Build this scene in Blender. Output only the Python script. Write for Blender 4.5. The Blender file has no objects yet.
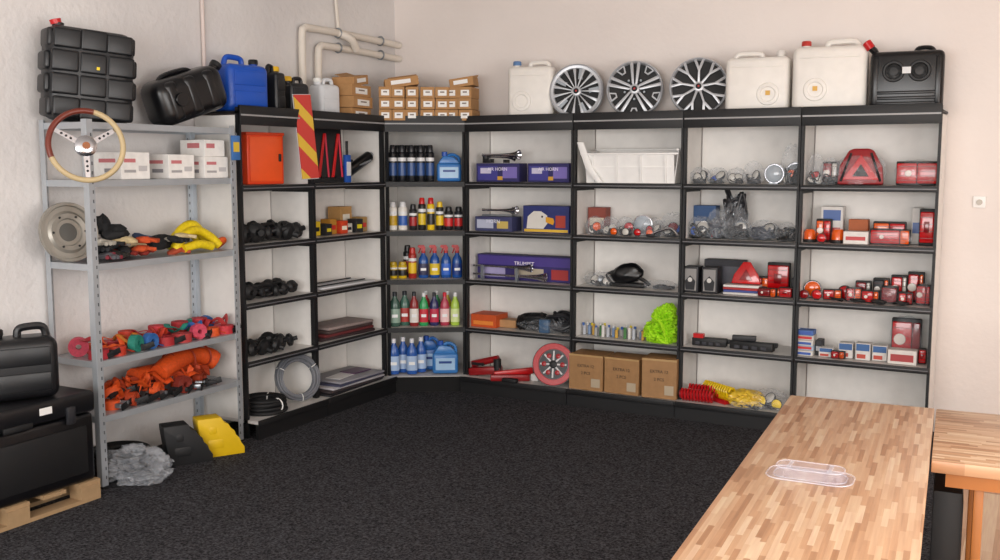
import bpy, bmesh, math, random
from mathutils import Matrix, Vector, noise, Euler
R_ = math.radians
rnd = random.Random(11)
sc = bpy.context.scene

# ------------------------------------------------------------------ materials
def lin(h):
    h = h.lstrip('#')
    v = [int(h[i:i+2], 16)/255 for i in (0, 2, 4)]
    return [(c/12.92 if c <= .04045 else ((c+.055)/1.055)**2.4) for c in v]
_m = {}
def mat(h, rough=.45, metal=0., kind='plain', name=None):
    key = (h, rough, metal, kind)
    if key in _m: return _m[key]
    m = bpy.data.materials.new(name or f"{kind}_{h.lstrip('#')}")
    m.use_nodes = True
    nt = m.node_tree; N = nt.nodes; L = nt.links
    b = N['Principled BSDF']
    c = lin(h)
    tc = N.new('ShaderNodeTexCoord')
    nz = N.new('ShaderNodeTexNoise')
    L.new(tc.outputs['Object'], nz.inputs['Vector'])
    nz.inputs['Scale'].default_value = {'cloth': 60, 'cardboard': 25}.get(kind, 14)
    nz.inputs['Detail'].default_value = 3
    mx = N.new('ShaderNodeMix'); mx.data_type = 'RGBA'
    k = {'cloth': .35, 'cardboard': .15}.get(kind, .08)
    mx.inputs[6].default_value = [x*(1-k) for x in c]+[1]
    mx.inputs[7].default_value = [min(1, x*(1+k)) for x in c]+[1]
    L.new(nz.outputs['Fac'], mx.inputs[0])
    L.new(mx.outputs[2], b.inputs['Base Color'])
    b.inputs['Roughness'].default_value = rough
    b.inputs['Metallic'].default_value = metal
    if kind in ('cloth', 'cardboard'):
        bp = N.new('ShaderNodeBump'); bp.inputs['Strength'].default_value = .3; bp.inputs['Distance'].default_value = .004
        L.new(nz.outputs['Fac'], bp.inputs['Height']); L.new(bp.outputs[0], b.inputs['Normal'])
    if kind in ('clear', 'tray', 'film'):
        b.inputs['Alpha'].default_value = {'clear': .13, 'tray': .3, 'film': .12}[kind]
        b.inputs['Specular IOR Level'].default_value = 1.
        bp = N.new('ShaderNodeBump'); bp.inputs['Strength'].default_value = .1 if kind == 'film' else .6; bp.inputs['Distance'].default_value = .008
        nz.inputs['Scale'].default_value = 26
        L.new(nz.outputs['Fac'], bp.inputs['Height']); L.new(bp.outputs[0], b.inputs['Normal'])
    if kind == 'lens':
        b.inputs['Coat Weight'].default_value = .5
    if kind == 'milky':
        b.inputs['Subsurface Weight'].default_value = .25; b.inputs['Subsurface Radius'].default_value = (.03, .03, .025)
    _m[key] = m
    return m
BLK = mat('#121214', .55); BLKG = mat('#0d0d10', .28); BLKM = mat('#161518', .65)
CHR = mat('#c9c9ce', .2, 1., 'metal'); STEEL = mat('#a0a6ac', .38, .8, 'metal')
WHT = mat('#eceae6', .5); RED = mat('#c01418', .3); ORG = mat('#e8541a', .4); YEL = mat('#f2cf10', .45)
BLU = mat('#1c55b8', .35); LENSR = mat('#bc0c12', .15, 0, 'lens'); LENSA = mat('#e0580a', .15, 0, 'lens'); LENSD = mat('#820810', .2, 0, 'lens')
LENSW = mat('#c4c0b8', .15, 0, 'lens')
CLR = mat('#dfe4ea', .1, 0, 'clear'); CARD = mat('#b08455', .8, 0, 'cardboard'); RUB = mat('#0c0c0e', .7)
DKGREY = mat('#222226', .5)  # dark grey for lamp housings, latches and the sheet under each deck

def surf(name, build):
    m = bpy.data.materials.new(name); m.use_nodes = True
    build(m.node_tree.nodes, m.node_tree.links, m.node_tree.nodes['Principled BSDF']); return m
def wall_nodes(base, var, bump=.35):
    def f(N, L, b):
        tc = N.new('ShaderNodeTexCoord')
        n1 = N.new('ShaderNodeTexNoise'); n1.inputs['Scale'].default_value = 1.2; n1.inputs['Detail'].default_value = 4
        n2 = N.new('ShaderNodeTexNoise'); n2.inputs['Scale'].default_value = 22; n2.inputs['Detail'].default_value = 5
        L.new(tc.outputs['Object'], n1.inputs['Vector']); L.new(tc.outputs['Object'], n2.inputs['Vector'])
        r = N.new('ShaderNodeValToRGB')
        r.color_ramp.elements[0].position = .3; r.color_ramp.elements[0].color = lin(var)+[1]
        r.color_ramp.elements[1].position = .7; r.color_ramp.elements[1].color = lin(base)+[1]
        L.new(n1.outputs['Fac'], r.inputs[0]); L.new(r.outputs[0], b.inputs['Base Color'])
        bp = N.new('ShaderNodeBump'); bp.inputs['Strength'].default_value = bump; bp.inputs['Distance'].default_value = .012
        L.new(n2.outputs['Fac'], bp.inputs['Height']); L.new(bp.outputs[0], b.inputs['Normal'])
        b.inputs['Roughness'].default_value = .9
    return f
M_WALL = surf('plaster_wall', wall_nodes('#ebe2dc', '#e3d9d3', .25))
M_WALLL = surf('plaster_wall_rough', wall_nodes('#e4e0dd', '#d6d1cf', .5))
M_CEIL = surf('ceiling_paint', wall_nodes('#f0eeeb', '#e8e4e0'))
def carpet(N, L, b):
    tc = N.new('ShaderNodeTexCoord')
    n1 = N.new('ShaderNodeTexNoise'); n1.inputs['Scale'].default_value = 85; n1.inputs['Detail'].default_value = 3; n1.inputs['Roughness'].default_value=.7
    n2 = N.new('ShaderNodeTexNoise'); n2.inputs['Scale'].default_value = 1.5
    n3 = N.new('ShaderNodeTexNoise'); n3.inputs['Scale'].default_value = 320; n3.inputs['Detail'].default_value = 2
    for n in (n1, n2, n3): L.new(tc.outputs['Object'], n.inputs['Vector'])
    r = N.new('ShaderNodeValToRGB')
    e = r.color_ramp.elements
    e[0].position = .38; e[0].color = lin('#111113')+[1]; e[1].position = .70; e[1].color = lin('#5f5e63')+[1]
    L.new(n1.outputs['Fac'], r.inputs[0])
    mx = N.new('ShaderNodeMix'); mx.data_type = 'RGBA'; mx.blend_type = 'MULTIPLY'; mx.inputs[0].default_value = .4
    r2 = N.new('ShaderNodeValToRGB'); r2.color_ramp.elements[0].color = (.6, .6, .6, 1)
    L.new(n2.outputs['Fac'], r2.inputs[0])
    L.new(r.outputs[0], mx.inputs[6]); L.new(r2.outputs[0], mx.inputs[7]); L.new(mx.outputs[2], b.inputs['Base Color'])
    bp = N.new('ShaderNodeBump'); bp.inputs['Strength'].default_value = .8; bp.inputs['Distance'].default_value = .006
    L.new(n3.outputs['Fac'], bp.inputs['Height']); L.new(bp.outputs[0], b.inputs['Normal'])
    b.inputs['Roughness'].default_value = .95; b.inputs['Specular IOR Level'].default_value = .15
M_CARPET = surf('carpet_charcoal', carpet)
def butcher(scale_w, length, ax, dark=1.):
    def f(N, L, b):
        tc = N.new('ShaderNodeTexCoord'); sp = N.new('ShaderNodeSeparateXYZ'); L.new(tc.outputs['Object'], sp.inputs[0])
        def mth(op, a, v=None):
            n = N.new('ShaderNodeMath'); n.operation = op
            if hasattr(a, 'links'): L.new(a, n.inputs[0])
            else: n.inputs[0].default_value = a
            if v is not None:
                if hasattr(v, 'links'): L.new(v, n.inputs[1])
                else: n.inputs[1].default_value = v
            return n.outputs[0]
        across = sp.outputs['X' if ax == 'Y' else 'Y']; along = sp.outputs[ax]
        strip = mth('FLOOR', mth('MULTIPLY', across, 1/scale_w))
        w1 = N.new('ShaderNodeTexWhiteNoise'); w1.noise_dimensions = '1D'; L.new(strip, w1.inputs['W'])
        y = mth('ADD', mth('MULTIPLY', along, 1/length), mth('MULTIPLY', w1.outputs['Value'], 9))
        cell = mth('FLOOR', y)
        cb = N.new('ShaderNodeCombineXYZ'); L.new(strip, cb.inputs[0]); L.new(cell, cb.inputs[1])
        w2 = N.new('ShaderNodeTexWhiteNoise'); w2.noise_dimensions = '3D'; L.new(cb.outputs[0], w2.inputs['Vector'])
        r = N.new('ShaderNodeValToRGB'); e = r.color_ramp.elements
        e[0].position = 0; e[0].color = lin('#ab7d5a')+[1]; e[1].position = 1; e[1].color = lin('#dcbe9e')+[1]
        e2 = e.new(.3); e2.color = lin('#c49874')+[1]; e3 = e.new(.7); e3.color = lin('#d0aa87')+[1]
        L.new(w2.outputs['Value'], r.inputs[0])
        mp = N.new('ShaderNodeMapping'); mp.inputs['Scale'].default_value = (90, 4, 20) if ax == 'Y' else (4, 90, 20)
        L.new(tc.outputs['Object'], mp.inputs[0])
        nz = N.new('ShaderNodeTexNoise'); nz.inputs['Scale'].default_value = 1; nz.inputs['Detail'].default_value = 4
        L.new(mp.outputs[0], nz.inputs['Vector'])
        mx = N.new('ShaderNodeMix'); mx.data_type = 'RGBA'; mx.blend_type = 'OVERLAY'; mx.inputs[0].default_value = .35
        L.new(r.outputs[0], mx.inputs[6]); L.new(nz.outputs['Fac'], mx.inputs[7])
        L.new(mx.outputs[2], b.inputs['Base Color'])
        b.inputs['Roughness'].default_value = .36
    return f
M_BUT1 = surf('butcher_block', butcher(.016, .15, 'Y'))
M_BUT2 = surf('butcher_block_cross', butcher(.016, .15, 'X'))
M_LAM = surf('laminate_floor', butcher(.12, .9, 'Y'))

# ------------------------------------------------------------------ primitives -> (verts, faces)
def from_bm(bm):
    bm.verts.index_update()
    r = ([v.co.copy() for v in bm.verts], [[v.index for v in f.verts] for f in bm.faces]); bm.free(); return r
_bc = {}
def P_box(sx, sy, sz, b=0, seg=2):
    k = (sx, sy, sz, b, seg)
    if k in _bc: return _bc[k]
    bm = bmesh.new(); bmesh.ops.create_cube(bm, size=1)
    for v in bm.verts: v.co = Vector((v.co.x*sx, v.co.y*sy, (v.co.z+.5)*sz))
    if b: bmesh.ops.bevel(bm, geom=bm.edges[:], offset=min(b, .49*min(sx, sy, sz)), segments=seg, profile=.5, affect='EDGES')
    _bc[k] = from_bm(bm); return _bc[k]
def P_lathe(prof, n=20):
    V = []; F = []; rings = []
    for r, z in prof:
        if r < 1e-6: rings.append([len(V)]); V.append(Vector((0, 0, z)))
        else:
            rings.append(list(range(len(V), len(V)+n)))
            V += [Vector((r*math.cos(2*math.pi*i/n), r*math.sin(2*math.pi*i/n), z)) for i in range(n)]
    for a, b in zip(rings, rings[1:]):
        for i in range(n):
            j = (i+1) % n
            if len(a) == 1 and len(b) == 1: continue
            if len(a) == 1: F.append([a[0], b[j], b[i]])
            elif len(b) == 1: F.append([a[i], a[j], b[0]])
            else: F.append([a[i], a[j], b[j], b[i]])
    return V, F
def P_cyl(r, h, n=20): return P_lathe([(0, 0), (r*.94, 0), (r, min(r*.06, h*.2)), (r, h-min(r*.06, h*.2)), (r*.94, h), (0, h)], n)
def cr(pts, n=6, closed=False):
    pts = [Vector(p) for p in pts]; out = []; m = len(pts)
    for i in range(m if closed else m-1):
        if closed: p0, p1, p2, p3 = pts[i-1], pts[i], pts[(i+1) % m], pts[(i+2) % m]
        else: p0, p1, p2, p3 = pts[max(i-1, 0)], pts[i], pts[i+1], pts[min(i+2, m-1)]
        for k in range(n):
            t = k/n
            out.append(.5*((2*p1)+(-p0+p2)*t+(2*p0-5*p1+4*p2-p3)*t*t+(-p0+3*p1-3*p2+p3)*t**3))
    if not closed: out.append(pts[-1])
    return out
def P_tube(pts, r, n=8, closed=False, flat=None):
    pts = [Vector(p) for p in pts]; m = len(pts); V = []; F = []
    up = None
    for i, p in enumerate(pts):
        a = pts[i-1] if (i > 0 or closed) else p
        b = pts[(i+1) % m] if (i < m-1 or closed) else p
        t = (b-a); t = t.normalized() if t.length > 1e-9 else Vector((0, 0, 1))
        if up is None:
            up = Vector((0, 0, 1)) if abs(t.z) < .9 else Vector((1, 0, 0))
        up = (up - t*up.dot(t)); up = up.normalized() if up.length > 1e-6 else t.orthogonal().normalized()
        s = t.cross(up)
        rr = r if not callable(r) else r(i/(m-1))
        for k in range(n):
            an = 2*math.pi*k/n
            V.append(p+s*math.cos(an)*rr+up*math.sin(an)*(rr if flat is None else flat))
    for i in range(m if closed else m-1):
        j = (i+1) % m
        for k in range(n):
            l = (k+1) % n
            F.append([i*n+k, i*n+l, j*n+l, j*n+k])
    if not closed:
        F.append(list(range(n))[::-1]); F.append([(m-1)*n+k for k in range(n)])
    return V, F
def P_torus(R, r, N=32, n=8, a0=0, a1=360):
    full = abs(a1-a0-360) < .1; k = N if full else N+1
    pts = [(R*math.cos(R_(a0+(a1-a0)*i/N)), R*math.sin(R_(a0+(a1-a0)*i/N)), 0) for i in range(k)]
    return P_tube(pts, r, n, full)
def P_ext(poly, z0, z1, b=0):
    bm = bmesh.new(); vs = [bm.verts.new((x, y, z0)) for x, y in poly]; f = bm.faces.new(vs)
    r = bmesh.ops.extrude_face_region(bm, geom=[f])
    for v in [g for g in r['geom'] if isinstance(g, bmesh.types.BMVert)]: v.co.z = z1
    bmesh.ops.recalc_face_normals(bm, faces=bm.faces)
    if b: bmesh.ops.bevel(bm, geom=bm.edges[:], offset=b, segments=2, profile=.5, affect='EDGES')
    return from_bm(bm)
def P_blob(rx, ry, rz, amp=.2, seed=0, freq=2., sub=3, base=True, ridged=False):
    bm = bmesh.new(); bmesh.ops.create_icosphere(bm, subdivisions=sub, radius=1)
    o = Vector((seed*3.7, seed*1.3, seed*7.1))
    for v in bm.verts:
        d = noise.noise(v.co*freq+o)+.5*noise.noise(v.co*freq*2.3+o)
        if ridged: d = .5-abs(d)*2
        p = v.co*(1+amp*d)
        v.co = Vector((p.x*rx, p.y*ry, p.z*rz))
    if base:
        for v in bm.verts: v.co.z = max(v.co.z, -rz*.75)+rz*.75
    return from_bm(bm)
_tc = {}
def P_text(s, size):
    if (s, size) in _tc: return _tc[(s, size)]
    cu = bpy.data.curves.new('t', 'FONT'); cu.body = s; cu.size = size; cu.align_x = 'CENTER'; cu.align_y = 'CENTER'
    cu.resolution_u = 2; cu.extrude = .0006
    ob = bpy.data.objects.new('t', cu); sc.collection.objects.link(ob)
    me = ob.to_mesh()
    r = ([v.co.copy() for v in me.vertices], [list(p.vertices) for p in me.polygons])
    ob.to_mesh_clear(); bpy.data.objects.remove(ob); bpy.data.curves.remove(cu)
    _tc[(s, size)] = r; return r

class O:
    def __init__(s, name, M=None):
        s.name = name; s.M = M or Matrix(); s.V = []; s.F = []; s.I = []; s.mats = []
    def add(s, prim, m, loc=(0, 0, 0), rot=(0, 0, 0), scl=(1, 1, 1)):
        V, F = prim
        if m not in s.mats: s.mats.append(m)
        mi = s.mats.index(m)
        T = Matrix.Translation(loc) @ Euler([R_(a) for a in rot]).to_matrix().to_4x4() @ Matrix.Diagonal((*scl, 1))
        o = len(s.V)
        s.V += [T @ v for v in V]; s.F += [[i+o for i in f] for f in F]; s.I += [mi]*len(F)
        return s
    def done(s, ang=38):
        me = bpy.data.meshes.new(s.name); me.from_pydata(s.V, [], s.F)
        for m in s.mats: me.materials.append(m)
        me.polygons.foreach_set('material_index', s.I)
        me.polygons.foreach_set('use_smooth', [True]*len(s.F))
        me.update()
        bm = bmesh.new(); bm.from_mesh(me); bmesh.ops.recalc_face_normals(bm, faces=bm.faces); bm.to_mesh(me); bm.free()
        me.set_sharp_from_angle(angle=R_(ang))
        ob = bpy.data.objects.new(s.name, me); sc.collection.objects.link(ob); ob.matrix_world = s.M
        return ob

def frame(o, x):
    x = Vector((x[0], x[1], 0)).normalized(); y = Vector((-x.y, x.x, 0))
    return Matrix(((x.x, y.x, 0, o[0]), (x.y, y.y, 0, o[1]), (0, 0, 1, 0), (0, 0, 0, 1)))
S = {'R': frame((-3.905, 6.63), (1, 0)),
     'L': frame((-4.42, 4.745), (0, 1)),
     'K': frame((-4.41, 3.6), (0, 1)),
     'C': frame((-4.42, 6.305), (.515, .325)),
     'W': Matrix()}
def at(sec, x, y, z, rz=0, rx=0, ry=0):
    return S[sec] @ Matrix.Translation((x, y, z)) @ Matrix.Rotation(R_(rz), 4, 'Z') @ Matrix.Rotation(R_(rx), 4, 'X') @ Matrix.Rotation(R_(ry), 4, 'Y')

# ------------------------------------------------------------------ room
XL, YB, XR, YF, HC = -4.81, 7.03, 2.7, -2.2, 3.3
def slab(name, x0, x1, y0, y1, z0, z1, m):
    o = O(name, Matrix.Translation(((x0+x1)/2, (y0+y1)/2, z0))); o.add(P_box(x1-x0, y1-y0, z1-z0), m); return o.done()
slab('floor', XL-.1, XR+.1, YF-.1, YB+.1, -.1, 0, M_CARPET)
slab('floor_laminate', -.30, XR, YF, YB, .0, .006, M_LAM)
slab('ceiling', XL-.1, XR+.1, YF-.1, YB+.1, HC, HC+.1, M_CEIL)
slab('wall_left', XL-.1, XL, YF-.1, YB+.1, 0, HC, M_WALLL)
slab('wall_back', XL, XR, YB, YB+.1, 0, HC, M_WALL)
def wall_with_window(name, L, thick, wx0, wx1, wz0, wz1, M):
    o = O(name, M)
    o.add(P_box(wx0, thick, HC), M_WALL, (wx0/2, 0, 0))
    o.add(P_box(L-wx1, thick, HC), M_WALL, ((L+wx1)/2, 0, 0))
    o.add(P_box(wx1-wx0, thick, wz0), M_WALL, ((wx0+wx1)/2, 0, 0))
    o.add(P_box(wx1-wx0, thick, HC-wz1), M_WALL, ((wx0+wx1)/2, 0, wz1)); o.done()
    w = O('window_'+('1' if 'front' in name else '2'), M)
    n = 4
    for i in range(n):
        w.add(P_box(.06, .07, wz1-wz0, .005), WHT, (wx0+.03+(wx1-wx0-.06)*i/(n-1), 0, wz0))
    for z in (wz0, wz1-.06): w.add(P_box(wx1-wx0, .07, .06, .005), WHT, ((wx0+wx1)/2, 0, z))
    w.done()
wall_with_window('wall_front', XR-XL, .1, 1.2, 6.6, .7, 2.7, Matrix.Translation((XL, YF-.05, 0)))
wall_with_window('wall_right', YB-YF, .1, 1.5, 6.0, .8, 2.7, frame((XR+.05, YF), (0, 1)))
slab('baseboard_back', -.54, XR, YB-.015, YB, .006, .08, WHT)

# ------------------------------------------------------------------ shelving
SH = [.12, .495, .87, 1.245, 1.62]; TOP = 2.12; TS = 2.085
PANEL = mat('#e9e5e0', .55, 0, 'plain', 'shelf_panel_white'); DECK = mat('#cfcbc7', .4, 0, 'plain', 'shelf_deck_grey')
STR = mat('#6c6b6e', .4)
def unit(sec, x0, x1, D=.385):
    w = x1-x0-.004; o = O('shelving_unit', at(sec, (x0+x1)/2, 0, 0)); h = w/2
    for s in (-1, 1):
        o.add(P_box(.016, .035, TOP-.01), BLK, (s*(h-.008), .0175, 0))
        o.add(P_box(.004, D-.04, TOP-.16), PANEL, (s*(h-.004), D/2+.015, .1))
        for z in SH[1:]: o.add(P_box(.003, D-.06, .045), BLK, (s*(h-.008), D/2+.01, z-.055))
    o.add(P_box(w-.03, .008, TOP-.12), PANEL, (0, D-.006, .1))
    for z in SH[1:]:
        o.add(P_box(w-.02, D-.02, .018), DECK, (0, D/2, z-.018)); o.add(P_box(w-.03, D-.03, .003), DKGREY, (0, D/2, z-.0215))  # light deck with a thin dark grey sheet on its underside
        o.add(P_box(w, .012, .038, .002), BLK, (0, -.006, z-.036))
        o.add(P_box(w-.02, .003, .006), STR, (0, -.0125, z-.020))
    o.add(P_box(w, .02, .12, .002), BLK, (0, 0, TOP-.12))
    o.add(P_box(w-.01, .004, .010), mat('#9a9898', .4), (0, -.012, TOP-.064))
    o.add(P_box(w, D, .015), BLK, (0, D/2+.005, TS-.015))
    o.add(P_box(w, D+.085, .02), DECK, (0, (D-.085)/2, SH[0]-.02))
    o.add(P_box(w, .02, .1), BLK, (0, -.075, 0))
    o.add(P_box(w, .012, .04, .002), BLK, (0, -.09, SH[0]-.035))
    o.done()
RB = [0, .906, 1.727, 2.509, 3.339]
for a, b in zip(RB, RB[1:]): unit('R', a, b)
LB = [0, .71, 1.555]
for a, b in zip(LB, LB[1:]): unit('L', a, b)
c = O('corner_shelving_unit', Matrix())
fa, fb = Vector((-4.418, 6.308)), Vector((-3.908, 6.632))
def pent(off=0, m=.002):
    n = Vector((.534, -.845))*off
    return [(fa.x+n.x, fa.y+n.y+m), (fb.x+n.x-m, fb.y+n.y), (-3.909, 7.02), (-4.8, 7.02), (-4.8, 6.31)]
for z in SH[1:]:
    c.add(P_ext(pent(), z-.02, z), DECK)
    c.add(P_ext([(fa.x, fa.y), (fb.x, fb.y), (fb.x+.006, fb.y-.01), (fa.x+.006, fa.y-.01)], z-.036, z+.002), BLK)
c.add(P_ext(pent(), TS-.015, TS), BLK)
c.add(P_ext([(fa.x, fa.y), (fb.x, fb.y), (fb.x+.006, fb.y-.01), (fa.x+.006, fa.y-.01)], TOP-.12, TOP), BLK)
c.add(P_ext([(fa.x+.007, fa.y-.0105), (fb.x+.007, fb.y-.0105), (fb.x+.008, fb.y-.013), (fa.x+.008, fa.y-.013)], TOP-.064, TOP-.054), mat('#9a9898', .4))
c.add(P_ext(pent(.05), 0, SH[0]-.004), mat('#09090a', .9))
c.add(P_ext(pent(.045), SH[0]-.004, SH[0]+.001), DECK)
for p in (fa, fb): c.add(P_box(.02, .02, TOP-.02), BLK, (p.x+(.01 if p is fa else -.012), p.y+.01, 0))
c.add(P_box(.88, .006, 1.96), PANEL, (-4.35, 7.014, .1)); c.add(P_box(.006, .70, 1.96), PANEL, (-4.794, 6.66, .1))
c.done()

# galvanised rack
GAL = mat('#b9bec3', .4, .55, 'metal', 'galvanised_steel')
r = O('metal_storage_rack', at('K', 0, 0, 0))
KH = [.397, .70, 1.225, 1.67, 1.975]; W = 1.09; D = .37
HOLE = mat('#55585c', .6)
for x in (0, W):
    for y in (0, D):
        sx = 1 if x == 0 else -1; sy = 1 if y == 0 else -1
        r.add(P_box(.038, .003, 1.99), GAL, (x+sx*.019, y, 0)); r.add(P_box(.003, .038, 1.99), GAL, (x, y+sy*.019, 0))
        for k in range(38):
            r.add(P_box(.007, .005, .018), HOLE, (x+sx*.026, y, .05+k*.05))
        r.add(P_box(.045, .045, .012), RUB, (x+sx*.018, y+sy*.018, 0))
for z in KH:
    r.add(P_box(W-.01, D-.01, .004), GAL, (W/2, D/2, z-.004))
    for y in (.004, D-.004): r.add(P_box(W-.01, .003, .035), GAL, (W/2, y, z-.035))
    for x in (.004, W-.004): r.add(P_box(.003, D-.01, .035), GAL, (x, D/2, z-.035))
r.done()

# ------------------------------------------------------------------ item builders
def carton(sec, x, y, z, w, d, h, col, patches=(), rz=0, name='product_box', text=None, tcol='#20202a', tsz=None, rx=0):
    o = O(name, at(sec, x, y, z, rz, rx)); m = col if not isinstance(col, str) else mat(col, .6, 0, 'cardboard')
    o.add(P_box(w, d, h, .002, 1), m)
    for i, (x0, z0, x1, z1, cc, *side) in enumerate(patches):
        pm = mat(cc, .4); e = .0004*(i+1)
        if not side: o.add(P_box((x1-x0)*w, .001, (z1-z0)*h), pm, (((x0+x1)/2-.5)*w, -d/2-e, z0*h))
        elif side[0] == 's': o.add(P_box(.001, (x1-x0)*d, (z1-z0)*h), pm, (-w/2-e, ((x0+x1)/2-.5)*d, z0*h))
        elif side[0] == 'e': o.add(P_box(.001, (x1-x0)*d, (z1-z0)*h), pm, (w/2+e, ((x0+x1)/2-.5)*d, z0*h))
    if text:
        for i, t in enumerate(text.split('|')):
            o.add(P_text(t, tsz or h*.2), mat(tcol, .6), (0, -d/2-.0028, h*(.68-.2*i)), (90, 0, 0))
    return o.done()
def jerrycan(sec, x, y, z, w, d, h, col, cap, rz=0, rx=0, ry=0, name='jerry_can', side=-1, ribs=True, label=None, plain=False):
    m = col if not isinstance(col, str) else mat(col, .4)
    o = O(name, at(sec, x, y, z, rz, rx, ry))
    bh = h*(.92 if plain else .86)
    o.add(P_box(w, d, bh, min(w, d)*.22, 4), m)
    if plain:
        for s in (-1, 1):
            o.add(P_lathe([(0, 0), (.075, 0), (.07, .006), (.05, .008), (.045, .003), (0, .003)], 24), m, (side*w*.18, s*d*.5, bh*.35), (90 if s < 0 else -90, 0, 0))
            o.add(P_box(w*.8, d*.04, .012, .005, 2), m, (0, s*(d*.5), bh*.82))
            o.add(P_box(w*.8, d*.04, .012, .005, 2), m, (0, s*(d*.5), bh*.08))
    elif ribs:
        for s in (-1, 1):
            o.add(P_box(w*.74, d*.05, bh*.3, .008, 2), m, (0, s*(d*.5), bh*.14)); o.add(P_box(w*.74, d*.05, bh*.3, .008, 2), m, (0, s*(d*.5), bh*.56))
    hh = h*(.07 if plain else .13)
    o.add(P_tube(cr([(side*w*.05, 0, bh*.97), (side*w*.03, 0, bh+hh*.75), (-side*w*.1, 0, bh+hh), (-side*w*.32, 0, bh+hh*.9), (-side*w*.38, 0, bh*.96)], 5), d*.07+.004, 8), m)
    cx = side*w*.34
    o.add(P_lathe([(0, 0), (.028, 0), (.026, .03), (0, .03)], 16), m, (cx, 0, bh-.005))
    o.add(P_lathe([(0, 0), (.029, 0), (.032, .004), (.031, .026), (.026, .032), (0, .032)], 18), mat(cap, .4), (cx, 0, bh+.012))
    if label:
        o.add(P_box(.03, .002, .03), mat(label, .5), (side*w*.18, -d*.5-.009, bh*.33))
    return o.done()
def can(sec, x, y, z, r, h, body, band, cap, name='spray_can', capr=.55, n=16):
    o = O(name, at(sec, x, y, z))
    b = mat(body, .3)
    H = h*.82
    o.add(P_lathe([(0, 0), (r*.95, 0), (r, .004), (r, H*.93), (r*.9, H*.97), (r*.6, H), (0, H)], n), b)
    o.add(P_lathe([(r*1.01, H*.2), (r*1.015, H*.22), (r*1.015, H*.6), (r*1.01, H*.62)], n), mat(band, .35))
    o.add(P_lathe([(r*1.012, H*.68), (r*1.018, H*.70), (r*1.018, H*.78), (r*1.012, H*.8)], n), mat('#e4e4e4', .35))
    o.add(P_lathe([(0, H*.95), (r*(capr+.2), H*.95), (r*(capr+.2), H*1.05), (r*(capr+.1), h*.98), (r*capr*.9, h), (0, h)], n), mat(cap, .35))
    return o.done()
def bottle(sec, x, y, z, w, h, body, label, cap, name='cleaner_bottle', trig=None, rz=0):
    o = O(name, at(sec, x, y, z, rz)); b = mat(body, .25); r = w/2
    H = h*(.72 if trig else .88)
    o.add(P_lathe([(0, 0), (r*.9, 0), (r, .008), (r, H*.66), (r*.85, H*.8), (r*.42, H*.93), (r*.36, H), (0, H)], 18), b, scl=(1, .7, 1))
    o.add(P_lathe([(r*1.01, H*.12), (r*1.02, H*.14), (r*1.02, H*.56), (r*1.01, H*.58)], 18), mat(label, .4), scl=(1, .7, 1))
    o.add(P_box(r*1.1, .004, H*.1), mat('#f0f0f0', .4), (0, -r*.72, H*.3))
    if trig:
        t = mat(trig, .35)
        o.add(P_lathe([(0, H), (r*.42, H), (r*.42, H+h*.06), (0, H+h*.06)], 12), t)
        o.add(P_ext([(-r*.35, 0), (r*.35, 0), (r*.45, h*.1), (r*.1, h*.17), (-r*1.0, h*.17), (-r*1.15, h*.12), (-r*.9, h*.09), (-r*.35, h*.08)], -.012, .012), t, (0, 0, H+h*.06), (90, 0, 0))
        o.add(P_tube([(-r*.5, 0, H+h*.15), (-r*.75, 0, H+h*.05), (-r*.95, 0, H-h*.01)], .005, 6), t)
    else:
        o.add(P_lathe([(0, H), (r*.42, H), (r*.42, h*.99), (r*.36, h), (0, h)], 14), mat(cap, .4))
    return o.done()
def lampbit(o, m, x, y, z, r, rot=(90, 0, 0), body=None):
    o.add(P_lathe([(0, -r*.7), (r*.6, -r*.65), (r*.95, -r*.2), (r, 0), (r, r*.15), (r*.9, r*.16)], 16), body or BLK, (x, y, z), rot)
    o.add(P_lathe([(r*.9, r*.1), (r*.65, r*.28), (0, r*.34)], 16), m, (x, y, z), rot)
    o.add(P_torus(r*.93, r*.06, 16, 5), CHR, (x, y, z), rot)
def bag(sec, x, y, z, w, d, h, m=CLR, name='clear_plastic_bag', seed=1, inner=(), ridge=.2, stuff=True):
    o = O(name, at(sec, x, y, z)); q = random.Random(seed)
    o.add(P_blob(w/2, d/2, h/2/.875, ridge, seed, 2.6, 4, True, True), m)
    if stuff:
        for i, mm in enumerate(inner):
            r = min(w*.24, h*.33)*q.uniform(.85, 1.1); n = len(inner)
            lampbit(o, mm, (i-(n-1)/2)*w*.6/max(1, n), q.uniform(-.15, .1)*d, r*1.1+(.25*h if i % 2 else 0)*.6, r, (q.choice([90, 70, 50]), 0, q.uniform(-40, 40)), q.choice([BLK, DKGREY, STEEL, BLK]))
        o.add(P_box(w*.6, d*.4, h*.3, .006), q.choice([DKGREY, BLK, BLK]), (q.uniform(-.1, .1)*w, .1*d, 0), (0, 0, q.uniform(-25, 25)))
        loops(o, BLK, 0, 0, 0, w*.8, d*.8, h*.4, .004, 2, seed)
    return o.done()
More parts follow.
